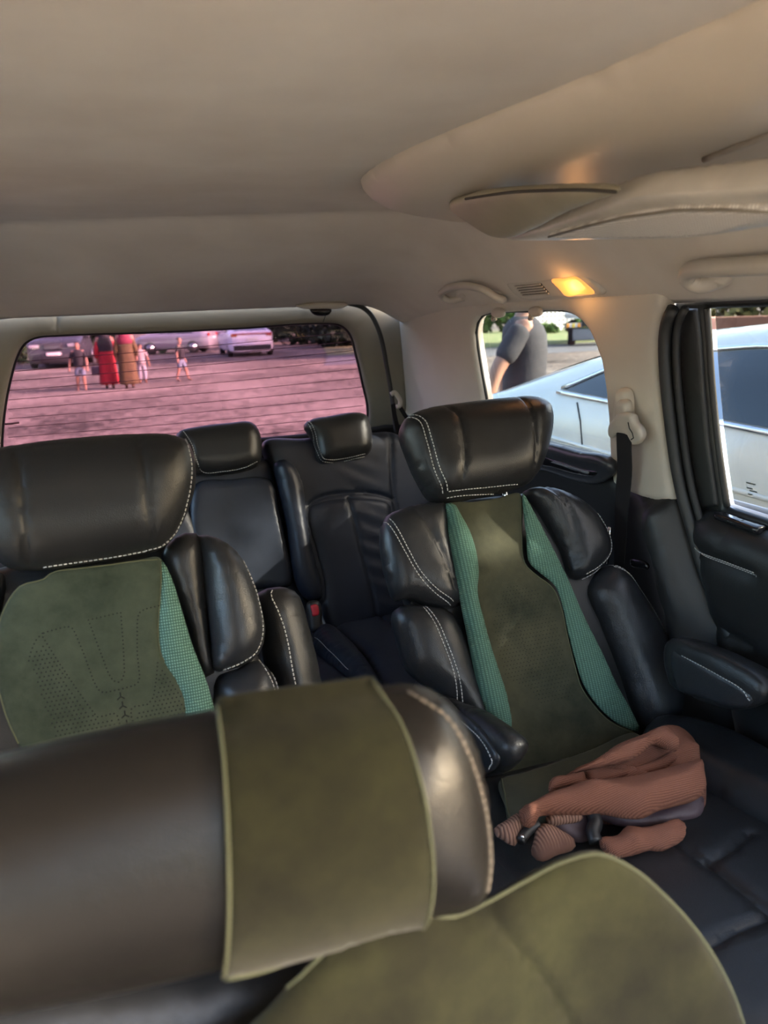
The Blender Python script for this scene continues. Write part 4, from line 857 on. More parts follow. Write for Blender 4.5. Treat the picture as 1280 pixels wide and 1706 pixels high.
def tree(name, label, x, y, h, clusters, n, size, mat, rad=.18, group=None, cat='tree'):
    t = thing(name, label, cat, (x, y, 0), group)
    tube('trunk', [(x, y, -.02), (x + .05, y + .03, h * .35), (x - .04, y + .05, h * .7), (x, y, h)], [rad * 1.3, rad, rad * .75, rad * .3], BARK, t, 9)
    leaves('foliage', clusters, n, size, mat, t); return t
tree('shade_tree', 'broad leafy tree shading the silver sedan', 6.3, -2.2, 4.6, [(5.8, -1.0, 4.0, 2.4, 3.0, 1.5), (6.8, -2.6, 4.6, 2.2, 2.4, 1.5), (5.0, 1.4, 4.2, 1.6, 1.8, 1.0), (4.6, -3.0, 3.8, 1.6, 2.2, 1.1)], 2300, .16, LEAF_A)
for k, (x, y, h, w) in enumerate(((9.6, 50, 6.5, 2.0), (15.2, 50, 7.5, 2.1), (21, 52, 7, 2.4))):
    tree('far_tree', ('dark tree just behind the white parked sedan', 'dark tree at the right end of the parked cars', 'dark tree farthest right beyond the lot')[k], x, y, h, [(x, y, h * .72, w, w, h * .36), (x + .4, y - .4, h * .40, w, w * .9, h * .38)], 1500, .5, LEAF_B, .25, 'trees beyond the parked cars')
for k, (x, y, h, w) in enumerate(((-10, 64, 7, 3), (-1.5, 66, 8, 3.2), (6.5, 67, 8, 3), (14.5, 70, 9, 3.4))):
    tree('far_tree', ('dark background tree behind the dark front-facing car', 'dark background tree between the first parked cars', 'dark background tree behind the silver hatchback', 'dark background tree behind the dark bush')[k], x, y, h, [(x, y, h * .52, w, w * .6, h * .5), (x + .8, y, h * .3, w, w * .6, h * .3)], 1400, .6, LEAF_B, .3, 'trees beyond the parked cars')
for k, (x, y) in enumerate(((12.5, 26.5), (12.8, 31.5), (17.5, 36.5))):
    tree('lot_tree', ('shade tree nearest the van, past the right edge of the rear window', 'second shade tree past the right edge of the rear window', 'shade tree farthest from the van, past the right edge of the rear window')[k], x, y, 7.0, [(x, y, 5.2, 2.3, 2.3, 2.4), (x, y, 3.0, 2.2, 2.2, 1.6)], 2200, .42, LEAF_B, .25, 'trees shading the parked cars')
def bush(label, x, y, r, h, n, size, mat, group=None):
    t = thing('bush', label, 'bush', (x, y, 0), group)
    for a in range(5): tube('stem', [(x, y, 0), (x + .4 * r * math.cos(a * 1.3), y + .4 * r * math.sin(a * 1.3), h * .7)], [.03, .012], BARK, t, 5)
    leaves('foliage', [(x, y, h * .5, r, r, h * .55), (x + r * .5, y, h * .35, r * .7, r * .7, h * .4)], n, size, mat, t); return t
bush('low green bush at the left edge of the rear window', *onZ(33, 606, 0)[:2], 1.5, 1.15, 900, .12, LEAF_A)
bush('dark bush at the right end of the rear window view', *onZ(568, 577, 0)[:2], 1.9, 1.9, 1600, .22, LEAF_B)
bush('dark bush beside the white parked sedan', *onZ(500, 574, 0)[:2], 1.7, 2.2, 1200, .2, LEAF_B)
for k, (px, py, r, h) in enumerate(((795, 556, 1.0, 3.4), (846, 554, 1.0, 3.6), (905, 556, .8, .45), (965, 552, .8, .6))):
    bush(('green hedge bush seen left of the man', 'green hedge bush behind the man', 'low bush in front of the white lattice', 'low bush behind the truck')[k], *onZ(px, py, 0)[:2], r, h, 900, .25, LEAF_A, 'hedge beyond the road')
def wallbush(k, px, d): 
    r = ray(px, 520); p = CAM + r * d / math.hypot(r[0], r[1]); return p
for k, px in enumerate((1150, 1212, 1280, 1350)):
    p = wallbush(k, px, 16); bush(('dry bush at the edge of the door window', 'dry bush over the silver sedan roof', 'dry bush at the right frame edge', 'dry bush past the right frame edge')[k], p[0], p[1], 0.45, 2.6, 600, .14, LEAF_C, 'dry bushes beyond the sedan')
bank = tag(mk('brick_bank', np.array([wallbush(0, 1120, 13.5) * [1, 1, 0] + o for o in ((0, 0, 0), (.3, .3, 0), (.3, .3, 1.16), (0, 0, 1.16))] + [wallbush(0, 1420, 12.5) * [1, 1, 0] + o for o in ((0, 0, 0), (.3, .3, 0), (.3, .3, 1.16), (0, 0, 1.16))]), [(0, 1, 2, 3), (7, 6, 5, 4), (0, 4, 5, 1), (1, 5, 6, 2), (2, 6, 7, 3), (3, 7, 4, 0)], mat_simple('red brown wall', (.24, .10, .06), .9, bscale=15), None, smooth=False, fix=True), 'low red brown wall beyond the silver sedan', 'wall')
# white lattice wall
lt = thing('lattice_fence', 'white square lattice screen beyond the road', 'fence', onZ(905, 553, 0)); 
p0, p1 = onZ(880, 553, 0), onZ(962, 549, 0); dv = (p1 - p0); Lw = np.linalg.norm(dv); dv /= Lw; nv = np.cross(dv, [0, 0, 1.]); WHITE = mat_simple('white paint', (.70, .72, .74), .6)
for i in range(13):
    c = p0 + dv * (Lw * i / 12); ribbon('upright', [c, c + [0, 0, 3.2]], .10, .08, dv, WHITE, lt)
for i in range(12):
    c = p0 + np.array([0, 0, .25 + i * .26]); ribbon('rail', [c, c + dv * Lw], .10, .08, (0, 0, 1), WHITE, lt)

# ---------------- cars
PAINT = lambda n, c, r=.28, mt=.5: mat_simple(n, c, r, mt, c2=tuple(x * .95 for x in c), coat=.6)
CARGLASS = mat_simple('dark car glass', (.012, .016, .018), .04, spec=.8)
TYRE = mat_simple('tyre', (.015, .015, .015), .85); RIMM = mat_simple('alloy rim', (.5, .5, .52), .3, .9)
GAP = mat_simple('panel gap', (.02, .02, .02), .8); REDL = mat_simple('tail lamp', (.35, .02, .02), .15); HEADL = mat_simple('head lamp', (.30, .31, .33), .15); PLATE = mat_simple('number plate', (.7, .7, .68), .5)
class Car:
    def __init__(s, name, label, org, ang, W, top, belt, paint, grp=None, n=70):
        s.top, s.belt, s.W, s.L = np.array(top), np.array(belt), W, top[-1][0]; s.org = np.array(org, float); a = math.radians(ang)
        s.fx = np.array([math.cos(a), math.sin(a), 0]); s.sx = np.array([-math.sin(a), math.cos(a), 0])   # forward, left
        s.t = thing(name, label, 'car', s.org + s.fx * s.L / 2, grp); s.paint = paint
        ls = np.concatenate([np.linspace(0, .25, 8), np.linspace(.3, s.L - .3, n), np.linspace(s.L - .25, s.L, 8)]); secs = [s.sec(l) for l in ls]; m = len(secs[0])
        V = [s.wp(l, w, z) for l, q in zip(ls, secs) for w, z in q]; Fc = []
        for i in range(len(ls) - 1):
            for k in range(m - 1): Fc.append((i * m + k, i * m + k + 1, i * m + m + k + 1, i * m + m + k))
        Fc += [tuple(range(m))[::-1], tuple((len(ls) - 1) * m + k for k in range(m))]
        # close the underside
        for i in range(len(ls) - 1): Fc.append((i * m + m - 1, i * m, i * m + m, i * m + 2 * m - 1))
        mk('body', V, Fc, paint, s.t, fix=True)
    def wp(s, l, w, z): return s.org + s.fx * l + s.sx * w + np.array([0, 0, z])
    def half(s, l):
        zt = np.interp(l, s.top[:, 0], s.top[:, 1]); zb = min(np.interp(l, s.belt[:, 0], s.belt[:, 1]), zt - .02)
        e = min(l, s.L - l); W = s.W * (1 - .16 * max(0, 1 - e / .45) ** 2); g = np.clip((zt - zb) / .30, 0, 1)
        lo = min(.62, zb - .12)
        pts = [(.82 * W, .19), (.96 * W, .25), (W, .42), (W * 1.0, lo), (.965 * W, zb - .03 * (1 - g)), ((.90 - .16 * g) * W, zt - .035 - .03 * g), ((.74 - .12 * g) * W, zt - .01), (0, zt)]
        return np.array(pts)
    def sec(s, l):
        h = catmull(s.half(l), False, 5); return np.vstack([h, (h * [-1, 1])[::-1][1:]])
    def at_z(s, l, z, off=.0, side=-1):
        h = catmull(s.half(l), False, 5); zz = h[:, 1]; i = np.argmax(zz >= z) if (zz >= z).any() else len(zz) - 1
        if i > 0: t = (z - zz[i - 1]) / (zz[i] - zz[i - 1] + 1e-9); w = h[i - 1, 0] + t * (h[i, 0] - h[i - 1, 0])
        else: w = h[0, 0]
        return s.wp(l, (w + off) * -side * -1, z)
    def side_patch(s, name, ls, zlo, zhi, mat, side, off=.005, parent=None, n=5):
        V, Fc = [], []
        for l, a, b_ in zip(ls, zlo, zhi):
            for k in range(n): V.append(s.at_z(l, a + (b_ - a) * k / (n - 1), off, side))
        for i in range(len(ls) - 1):
            for k in range(n - 1): Fc.append((i * n + k, i * n + k + 1, i * n + n + k + 1, i * n + n + k))
        return mk(name, V, Fc, mat, parent or s.t)
    def top_patch(s, name, l0, l1, wfr, mat, off=.006, n=8):
        V, Fc = [], []; ls = np.linspace(l0, l1, n)
        for l in ls:
            h = catmull(s.half(l), False, 5); wr = h[:, 0]; wm = np.interp(1, [0, 1], [0, s.half(l)[5, 0]]) * wfr
            for k in range(-5, 6):
                w = wm * k / 5; z = np.interp(abs(w), wr[::-1], h[::-1, 1]); V.append(s.wp(l, w, z + off))
        for i in range(n - 1):
            for k in range(10): Fc.append((i * 11 + k, i * 11 + k + 1, i * 11 + 12 + k, i * 11 + 11 + k))
        return mk(name, V, Fc, mat, s.t)
    def wheel(s, l, side, r=.31):
        c = s.wp(l, side * (s.W - .10), r); ax = s.sx * side
        w = lathe('wheel', [(r * .6, -.10), (r * .94, -.10), (r, -.06), (r, .06), (r * .94, .105), (r * .66, .105), (r * .62, .09)], c, ax, TYRE, s.t, 24)
        lathe('rim', [(.05 * r, .085), (r * .18, .10), (r * .25, .085), (r * .55, .092), (r * .64, .107)], c, ax, RIMM, w, 20)
    def cap(s, name, l, w, z, sw, sh, mat, off=.0, dp=.03):
        return box(name, s.wp(l + off, w, z), (dp, sw, sh), mat, s.t, axes=[s.fx, s.sx, (0, 0, 1)], bevel=min(sh, sw, dp) * .3)
# silver sedan parked alongside
SILV = PAINT('silver green paint', (.60, .61, .54), .25, .0)
sd = Car('sedan', 'pale silver sedan parked right beside the windows', (2.64, 3.95, 0), -90, .92, [(0, .80), (.05, .93), (.15, .965), (.45, 1.03), (.8, 1.125), (1.1, 1.205), (1.5, 1.285), (2.0, 1.325), (2.5, 1.33), (3.0, 1.28), (3.4, 1.14), (3.75, 1.0), (4.3, .90), (4.65, .80), (4.75, .62)], [(0, .95), (.8, 1.05), (1.2, 1.04), (2.2, 1.015), (3.4, .97), (4.75, .8)], SILV)
for side in (-1, 1):
    ls = np.linspace(1.16, 1.62, 12); zb = np.interp(ls, sd.belt[:, 0], sd.belt[:, 1]) + .03; zt = np.interp(ls, sd.top[:, 0], sd.top[:, 1]) - .075
    q = sd.side_patch('quarter_window', ls, zb + .0, np.maximum(zb + .004, np.minimum(zt, zb + (ls - 1.15) * .46)), CARGLASS, side)
    for l0, l1, nm in ((1.67, 2.45, 'rear_window'), (2.51, 3.2, 'front_window')):
        ls = np.linspace(l0, l1, 14); zb = np.interp(ls, sd.belt[:, 0], sd.belt[:, 1]) + .03; zt = np.interp(ls, sd.top[:, 0], sd.top[:, 1]) - .075
        sd.side_patch(nm, ls, zb, np.maximum(zb + .01, zt), CARGLASS, side)
    ls = np.linspace(1.14, 3.3, 40); zb = np.interp(ls, sd.belt[:, 0], sd.belt[:, 1]) + .018
    tube('belt_moulding', [sd.at_z(l, z, .008, side) for l, z in zip(ls, zb)], .011, CHROME, sd.t, 6)
    ls = np.linspace(1.15, 3.15, 36); zt = np.interp(ls, sd.top[:, 0], sd.top[:, 1]) - .068; zz = np.minimum(zt, np.interp(ls, sd.belt[:, 0], sd.belt[:, 1]) + .03 + np.maximum(.004, (ls - 1.15) * .46))
    tube('roof_moulding', [sd.at_z(l, z, .008, side) for l, z in zip(ls, zz)], .010, CHROME, sd.t, 6)
    for pl in ([(1.64, 1.03), (1.62, .9), (1.60, .75), (1.62, .55), (1.68, .35)], [(2.48, 1.02), (2.50, .8), (2.50, .35)], [(1.30, 1.03), (1.36, .96), (1.39, .88), (1.39, .80), (1.35, .70), (1.2, .66)]):
        tube('panel_gap', [sd.at_z(l, z, .001, side) for l, z in pl], .004, GAP, sd.t, 5)
    tube('body_crease', [sd.at_z(l, z, -.002, side) for l, z in zip(np.linspace(.1, 4.4, 40), np.linspace(.90, .80, 40))], .010, SILV, sd.t, 6)
    for l in (1.76, 2.66): tube('door_handle', [sd.at_z(l + d, .88, o, side) for d, o in ((0, .0), (.03, .03), (.17, .03), (.2, .0))], .011, CHROME, sd.t, 8)
    for l in (1.05, 3.85): sd.wheel(l, side)
    sd.cap('tail_lamp', .06, side * .66, .82, .26, .12, REDL, 0, .06)
sd.top_patch('rear_screen', .75, 1.40, .86, CARGLASS); sd.top_patch('windscreen', 2.85, 3.5, .86, CARGLASS); sd.cap('rear_bumper', .02, 0, .42, 1.5, .25, SILV, 0, .08)
# far parked cars behind
sv = onZ(108, 613, 0); GREYP = mat_simple('dark grey paint', (.045, .047, .055), .35, .2)
c = Car('parked_car', 'dark grey high car facing the rear window at the left', (sv[0] + .1, sv[1] + 4.5, 0), -95, .95, [(0, .9), (.1, 1.4), (.5, 1.62), (1.5, 1.66), (2.4, 1.60), (2.9, 1.38), (3.4, 1.10), (4.2, 1.02), (4.5, .9), (4.6, .6)], [(0, .9), (1.5, 1.02), (3.4, 1.04), (4.6, .9)], GREYP, 'cars parked behind')
c.top_patch('windscreen', 2.55, 3.35, .9, CARGLASS); c.cap('grille', 4.6, 0, .78, .62, .22, GAP, -.01, .06); c.cap('number_plate', 4.6, 0, .52, .5, .11, PLATE, .02, .03)
for i in range(3): c.cap('grille_bar', 4.6, 0, .72 + i * .06, .58, .016, CHROME, .03, .02)
for side in (-1, 1):
    c.cap('headlight', 4.5, side * .66, .80, .34, .13, HEADL, .05, .10); c.cap('fog_lamp', 4.56, side * .66, .45, .16, .09, HEADL, .0, .06); c.wheel(3.7, side, .36); c.wheel(.9, side, .36)
    ls = np.linspace(.6, 2.9, 20); c.side_patch('side_window', ls, np.interp(ls, c.belt[:, 0], c.belt[:, 1]) + .03, np.maximum(np.interp(ls, c.top[:, 0], c.top[:, 1]) - .09, np.interp(ls, c.belt[:, 0], c.belt[:, 1]) + .04), CARGLASS, side)
    c.cap('door_mirror', 2.9, side * 1.04, 1.08, .18, .13, GREYP, 0, .12)
def plain_car(label, px, py, ang, W, paint, top, belt, x0=None, rear=False):
    p = onZ(px, py, 0); L = top[-1][0]; a = math.radians(ang); o = p - np.array([math.cos(a), math.sin(a), 0]) * (L / 2 if not rear else 0)
    c = Car('parked_car', label, o, ang, W, top, belt, paint, 'cars parked behind', 40)
    for side in (-1, 1):
        for l in (.8, L - .85): c.wheel(l, side, .30)
        for l0, l1 in ((.75, L * .43), (L * .445, L * .64)):
            ls = np.linspace(l0, l1, 10); zb = np.interp(ls, c.belt[:, 0], c.belt[:, 1]) + .03; c.side_patch('side_window', ls, zb, np.maximum(zb + .01, np.interp(ls, c.top[:, 0], c.top[:, 1]) - .09), CARGLASS, side)
        c.cap('tail_lamp', .03, side * W * .76, .86, .24, .14, REDL, 0, .06)
        c.cap('headlight', L - .05, side * W * .7, .66, .3, .12, HEADL, 0, .08)
    c.top_patch('rear_screen', .18, .75, .85, CARGLASS); c.top_patch('windscreen', L * .62, L * .76, .85, CARGLASS)
    c.cap('number_plate', 0, 0, .70, .46, .11, PLATE, -.02, .02)
    return c
HT = [(0, .8), (.08, 1.05), (.5, 1.40), (1.2, 1.46), (2.0, 1.44), (2.5, 1.28), (2.9, 1.02), (3.6, .86), (3.8, .6)]; HB = [(0, .9), (3, .95), (3.8, .8)]
ST = [(0, .8), (.05, 1.0), (.4, 1.06), (.75, 1.16), (1.4, 1.40), (2.1, 1.43), (2.7, 1.36), (3.3, 1.06), (4.2, .88), (4.5, .6)]; SB = [(0, .95), (2.2, .96), (3.4, .93), (4.5, .8)]
plain_car('silver hatchback parked side-on behind the walking group', 296, 588, 155, .84, PAINT('silver paint', (.42, .40, .42), .3, .5), HT, HB)
plain_car('dark blue car parked right of the silver hatchback', 378, 577, 190, .86, PAINT('dark blue paint', (.07, .08, .13), .3, .4), ST, SB)
wc = plain_car('white sedan seen from behind in the rear window', 422, 594, 88, .92, PAINT('white paint', (.72, .73, .80), .3, .0), ST, SB, rear=True)
wc.cap('lamp_bar', .0, 0, .90, 1.35, .05, REDL, -.01, .03); wc.cap('bumper_lower', .0, 0, .36, 1.5, .20, GAP, -.01, .04)  # red lamp bar and the dark lower part of the bumper
# truck beyond the road
tp = onZ(968, 577, 0); r_ = np.array([tp[0], tp[1], 0]); r_ /= np.linalg.norm(r_); rt = np.cross(r_, [0, 0, 1.])
tk = thing('truck', 'lorry tail with red boards and an orange striped bar across the road', 'truck', tp)
AX3 = [rt, r_, (0, 0, 1)]; RED = mat_simple('red board', (.65, .06, .07), .4); ORG_ = mat_simple('orange stripe', (.85, .33, .03), .5); YEL = mat_simple('yellow stripe', (.85, .62, .08), .5)
def tb(n, dx, dy, z, s, m): return box(n, tp + rt * dx + r_ * dy + np.array([0, 0, z]), s, m, tk, axes=AX3, bevel=.02)
tb('cargo_body', .55, 3.0, 1.75, (2.3, 5.5, 1.5), mat_simple('truck body', (.66, .68, .72), .5)); tb('red_panel', .55, .20, 1.42, (2.35, .08, .22), RED); tb('white_panel', .55, .20, 1.20, (2.3, .07, .16), WHITE)
tb('bumper_beam', .75, .10, .76, (2.6, .10, .16), WHITE); tb('rear_box', .45, .35, .42, (1.5, .5, .42), mat_simple('grey box', (.17, .18, .20), .5)); tb('chassis', .5, 3, .82, (1.0, 6, .25), GAP)
for i in range(5): tb('stripe', -.48 + i * .20, .02, .76, (.11, .03, .15), (ORG_, YEL)[i % 2])
for dx in (-.35, 1.4):
    for dy in (1.2, 5.0):
        w = lathe('wheel', [(.2, -.14), (.40, -.14), (.45, -.08), (.45, .08), (.40, .14), (.2, .14)], tp + rt * dx + r_ * dy + np.array([0, 0, .45]), rt, TYRE, tk, 20)
# ---------------- people
SKIN = mat_simple('skin', (.30, .155, .105), .6); HAIR = mat_simple('black hair', (.012, .010, .010), .6)
def person(label, base, h, face_deg, shirt, trouser, shorts=False, arms=((.14, .02), (.14, .02)), legs=((.07, 0), (.07, 0)), sub=1, fingers=False, group=None, build=1.0):
    """standing figure: z up, facing face_deg; arms = (outward, forward) per side at the hand, legs the same at the foot"""
    a = math.radians(face_deg); f = np.array([math.cos(a), math.sin(a), 0]); l = np.array([-math.sin(a), math.cos(a), 0]); B0 = np.array(base, float)
    P = lambda s, fw, z: tuple(B0 + l * s * h + f * fw * h + np.array([0, 0, z * h])); k = h * build
    J = [P(0, 0, .53) + (.085 * k,), P(0, -.005, .62) + (.075 * k,), P(0, .0, .74) + (.090 * k,), P(0, -.005, .815) + (.060 * k,), P(0, .003, .855) + (.034 * k,), P(0, .012, .895) + (.048 * k,), P(0, .010, .945) + (.058 * k,), P(0, .004, .985) + (.036 * k,)]
    E = [(i, i + 1) for i in range(7)]; SH, HP = [], []
    for i, sd_ in enumerate((1, -1)):
        o_, fw = arms[i]; n = len(J)
        sh = np.array([.105 * sd_, -.005, .80]); hd = np.array([sd_ * (.105 + o_ * .6), fw, .46]); el = (sh * .48 + hd * .52) + np.array([sd_ * .02, -.03, 0])
        q = [(sh, .040), (el, .030), (hd + (el - hd) * .12, .022), (hd + (hd - el) * .12 / .5 * .5, .024), (hd + (hd - el) * .35, .016)]
        J += [P(*p) + (r * k,) for p, r in q]; E += [(2, n)] + [(n + j, n + j + 1) for j in range(4)]; SH.append(n)
        if fingers:
            palm = hd + (hd - el) * .12; d = (hd - el); d /= np.linalg.norm(d)
            for q_, (sp, ln) in enumerate(((-.016, .95), (-.005, 1.1), (.016, .8))):
                m = len(J); b1 = palm + d * .035 + np.array([0, sp, 0]); b2 = b1 + d * .028 * ln + np.array([-.004 * sd_, .003, 0]); b3 = b2 + d * .022 * ln + np.array([-.008 * sd_, .004, 0])
                J += [P(*b1) + (.0065 * k,), P(*b2) + (.0058 * k,), P(*b3) + (.0045 * k,)]; E += [(n + 3, m), (m, m + 1), (m + 1, m + 2)]
            m = len(J); b1 = palm + np.array([0, .022, 0]) + d * .005; b2 = b1 + d * .03 + np.array([0, .012, 0]); J += [P(*b1) + (.008 * k,), P(*b2) + (.006 * k,)]; E += [(n + 3, m), (m, m + 1)]
        o_, fw = legs[i]; m = len(J)
        hp = np.array([.052 * sd_, 0, .49]); ft = np.array([sd_ * o_, fw, .035]); kn = hp * .5 + ft * .5 + np.array([0, .015, .01])
        q = [(hp, .062), (kn, .042), (ft + (kn - ft) * .1, .026), (ft + np.array([0, .03, -.015]), .024), (ft + np.array([0, .085, -.02]), .018)]
        J += [P(*p) + (r * k,) for p, r in q]; E += [(0, m)] + [(m + j, m + j + 1) for j in range(4)]; HP.append(m)
    t = thing('person', label, 'person', B0, group)
    skinned('body', J, E, SKIN, t, 0, sub)
    def loft(name, secs, mat, n=20):
        V, Fc = [], []
        for z, w, d_, fw in secs:
            for i in range(n):
                th = 6.2832 * i / n; wr = 1 + .02 * math.sin(th * 7 + z * 30); V.append(P(w * build * math.cos(th) * wr, fw + d_ * build * math.sin(th) * wr, z))
        for i in range(len(secs) - 1):
            for j in range(n): q = (j + 1) % n; Fc.append((i * n + j, i * n + q, i * n + n + q, i * n + n + j))
        Fc += [tuple(range(n))[::-1], tuple((len(secs) - 1) * n + j for j in range(n))]
        return mk(name, V, Fc, mat, t, fix=True)
    loft('shirt', [(.495, .104, .086, .0), (.53, .106, .088, 0), (.60, .102, .088, .004), (.68, .108, .09, .006), (.76, .120, .090, 0), (.80, .118, .080, -.003), (.825, .085, .062, -.004), (.845, .045, .042, -.002)], shirt)
    for n in SH:
        A_, B_ = np.array(J[n][:3]), np.array(J[n + 1][:3]); skinned('sleeve', [tuple(A_ * 1.0 + np.array([0, 0, .01 * h])) + (J[n][3] * 1.15,), tuple(A_ * .5 + B_ * .5) + (J[n][3] * 1.2,), tuple(A_ * .15 + B_ * .85) + (J[n][3] * 1.15,)], [(0, 1), (1, 2)], shirt, t, 0, sub)
    QJ = [P(0, 0, .545) + (.080 * k,), P(0, 0, .50) + (.088 * k,)]; QE = [(0, 1)]
    for n in HP:
        m = len(QJ); A_, B_, C_ = (np.array(J[n + j][:3]) for j in range(3))
        QJ += [tuple(A_) + (J[n][3] * 1.12,), tuple(B_) + (J[n + 1][3] * 1.35,)]; QE += [(1, m), (m, m + 1)]
        if not shorts: QJ += [tuple(C_ + [0, 0, .02]) + (.040 * k,)]; QE += [(m + 1, m + 2)]
    skinned('shorts' if shorts else 'trousers', QJ, QE, trouser, t, 0, sub)
    skinned('hair', [P(0, -.018, .925) + (.045 * k,), P(0, -.008, .965) + (.058 * k,), P(0, .012, .992) + (.036 * k,)], [(0, 1), (1, 2)], HAIR, t, 0, sub)
    for s_ in (1, -1): skinned('eye', [P(.02 * s_, .062, .945) + (.006 * k,), P(.02 * s_, .068, .945) + (.005 * k,)], [(0, 1)], HAIR, t, 0, 1)
    skinned('nose', [P(0, .062, .935) + (.008 * k,), P(0, .076, .922) + (.009 * k,)], [(0, 1)], SKIN, t, 0, 1); skinned('mouth', [P(-.014, .064, .902) + (.004 * k,), P(.014, .064, .902) + (.004 * k,)], [(0, 1)], mat_simple('lips', (.3, .1, .09), .6), t, 0, 1)
    for s_ in (1, -1): skinned('ear', [P(.058 * s_, .0, .945) + (.010 * k,), P(.060 * s_, -.002, .925) + (.008 * k,)], [(0, 1)], SKIN, t, 0, 1)
    for n in HP: skinned('shoe', [tuple(np.array(J[n + 3][:3]) - f * .02 * h) + (.030 * k,), J[n + 4][:3] + (.022 * k,)], [(0, 1)], mat_simple('shoe', (.05, .035, .03), .7), t, 0, 1)
    return t
BLK = mat_simple('black cloth', (.012, .012, .016), .85); DENIM = mat_simple('pale denim', (.15, .19, .25), .85, bscale=60); BLUE = mat_simple('blue jeans', (.06, .10, .22), .85, bscale=60)
gp = 'group walking across the lot'
person('boy in a black top and pale shorts at the left of the group', onZ(138, 651, 0), 1.10, -95, BLK, DENIM, True, ((.10, .14), (.16, .02)), ((.07, .03), (.09, -.05)), group=gp)
person('boy in a black top walking apart right of the group', onZ(305, 634, 0), 1.08, -20, BLK, DENIM, True, ((.08, .06), (.14, -.02)), ((.10, .11), (.10, -.12)), group=gp)
person('small child in pale trousers half hidden behind the brown robe', onZ(241, 641, 0) + [0, .5, 0], .98, 88, mat_simple('pale top', (.3, .27, .27), .8), mat_simple('pale trousers', (.28, .28, .32), .8), group=gp)
man = person('man in a dark grey T-shirt and jeans beyond the sedan boot', onZ(868, 790, 0) * 0 + np.array([2.86, 5.02, 0]), 1.60, -28, mat_simple('dark grey shirt', (.022, .024, .030), .9, bscale=40, bstr=.4, bdist=.01), BLUE, False, ((.10, -.09), (.10, -.17)), ((.06, .04), (.06, -.05)), 2, True, build=1.12)
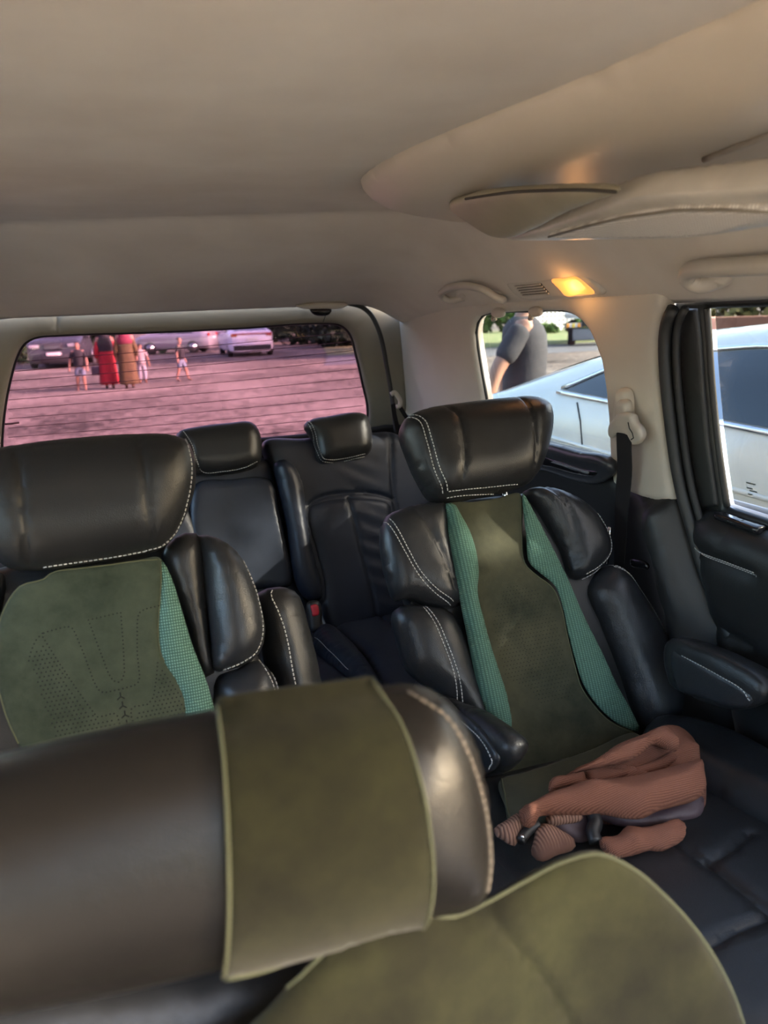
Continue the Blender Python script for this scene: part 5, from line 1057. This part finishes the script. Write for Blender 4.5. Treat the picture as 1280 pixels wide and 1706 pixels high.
def robed(label, base, h, robe, scarf, group, inner=None):
    B0 = np.array(base, float); t = thing('person', label, 'person', B0, group)
    P = lambda x, y, z: (B0[0] + x * h, B0[1] + y * h, z * h)
    J = [P(0, 0, .53) + (.09 * h,), P(0, 0, .75) + (.10 * h,), P(0, 0, .83) + (.05 * h,), P(0, 0, .86) + (.035 * h,), P(0, .0, .94) + (.06 * h,), P(0, 0, .98) + (.04 * h,)]; E = [(i, i + 1) for i in range(5)]
    for s in (1, -1):
        n = len(J); J += [P(.11 * s, 0, .80) + (.04 * h,), P(.145 * s, -.01, .62) + (.03 * h,), P(.15 * s, .02, .47) + (.022 * h,), P(.15 * s, .025, .42) + (.02 * h,)]; E += [(1, n), (n, n + 1), (n + 1, n + 2), (n + 2, n + 3)]
        n = len(J); J += [P(.05 * s, 0, .48) + (.06 * h,), P(.05 * s, .02 * s, .26) + (.04 * h,), P(.05 * s, -.05 * s, .04) + (.026 * h,), P(.05 * s, .05 - .05 * s, .02) + (.02 * h,)]; E += [(0, n), (n, n + 1), (n + 1, n + 2), (n + 2, n + 3)]
    skinned('body', J, E, SKIN, t, 0, 1)
    prof = [(.07, .15, .13), (.12, .152, .13), (.3, .142, .118), (.5, .128, .105), (.62, .118, .095), (.74, .125, .09), (.80, .115, .08), (.835, .07, .06)]
    V, Fc = [], []; n = 24
    for z, rx, ry in prof:
        for k in range(n):
            th = 6.2832 * k / n; w = 1 + (.07 * math.sin(th * 5) + .03 * math.sin(th * 9)) * max(0, (.7 - z)) * 1.3; V.append(P(rx * math.cos(th) * w, ry * math.sin(th) * w, z))
    for i in range(len(prof) - 1):
        for k in range(n): l = (k + 1) % n; Fc.append((i * n + k, i * n + l, i * n + n + l, i * n + n + k))
    Fc += [tuple(range(n))[::-1], tuple((len(prof) - 1) * n + k for k in range(n))]
    mk('robe', V, Fc, robe, t, fix=True)
    for s in (1, -1): skinned('sleeve', [P(.10 * s, 0, .79) + (.048 * h,), P(.148 * s, -.01, .62) + (.046 * h,), P(.155 * s, .02, .49) + (.044 * h,)], [(0, 1), (1, 2)], robe, t, 0, 1)
    prof = [(.60 if scarf[1] else .70, .115, .095), (.72, .128, .10), (.80, .112, .088), (.85, .068, .068), (.90, .066, .072), (.955, .068, .075), (.99, .045, .05), (1.003, .012, .014)]
    V, Fc = [], []
    for z, rx, ry in prof:
        for k in range(n): th = 6.2832 * k / n; V.append(P(rx * 1.03 * math.cos(th), ry * 1.03 * math.sin(th) - .004, z))
    for i in range(len(prof) - 1):
        for k in range(n): l = (k + 1) % n; Fc.append((i * n + k, i * n + l, i * n + n + l, i * n + n + k))
    Fc += [tuple((len(prof) - 1) * n + k for k in range(n))]
    mk('headscarf', V, Fc, scarf[0], t, fix=True)
    for s in (1, -1): skinned('shoe', [P(.05 * s, -.05 * s - .02, .025) + (.028 * h,), P(.05 * s, .05 - .05 * s, .02) + (.022 * h,)], [(0, 1)], BLK, t, 0, 1)
    return t
w1_ = robed('woman in a red robe and black headscarf carrying a bag', onZ(184, 647, 0), 1.42, mat_simple('red cloth', (.30, .008, .02), .8, bscale=12, bstr=.4, bdist=.02), (BLK, True), gp)
w2_ = robed('woman in an olive brown robe and crimson headscarf', onZ(217, 647, 0), 1.45, mat_simple('olive brown cloth', (.095, .06, .02), .85, c2=(.06, .035, .014), bscale=12, bstr=.4, bdist=.02), (mat_simple('crimson cloth', (.16, .012, .035), .8), False), gp)
bg = thing('handbag', 'dark handbag hanging from the red robed woman\'s hand', 'bag', onZ(168, 640, 0) + [0, -.1, .30])
p = onZ(184, 647, 0) + np.array([-.24, .03, .42]); box('bag_body', p, (.26, .10, .20), mat_simple('bag leather', (.03, .025, .045), .5), bg, bevel=.02)
tube('bag_strap', catmull([p + [-.09, 0, .09], p + [-.05, 0, .17], p + [.05, 0, .17], p + [.09, 0, .09]], False, 5), .010, BLK, bg, 6)
bg.location = tuple(p - [0, 0, .1]); 
for ch in bg.children: ch.location = tuple(ORG[bg] - (p - [0, 0, .1]))

# unseen thin trees added behind the camera to dim light on the seats
for k, (x, y) in enumerate(((-5.8, -6.2), (-.3, -6.8), (5.2, -7.6))):
    tree('added_front_tree', ('unseen open tree added to dim the front light, at the left behind the camera', 'unseen open tree added to dim the front light, straight behind the camera', 'unseen open tree added to dim the front light, at the right behind the camera')[k], x, y, 5.0, [(x, y, 3.2, 2.3, 1.5, 2.5), (x + .2, y, 1.8, 2.2, 1.3, 1.2)], 950, .32, LEAF_A, .2, 'added trees dimming the front light')
# painted outer skin of the van's right flank, below the glass
VANP = PAINT('van paint', (.70, .70, .70), .25, 0)
pillow('outer_panel', Frame((1.075, 1.2, .66), (0, 1, 0), (0, 0, 1)), [(-1.9, -.38), (1.35, -.38), (1.35, .38), (-1.9, .38)], .01, .012, .03, VANP, door, step=.12)
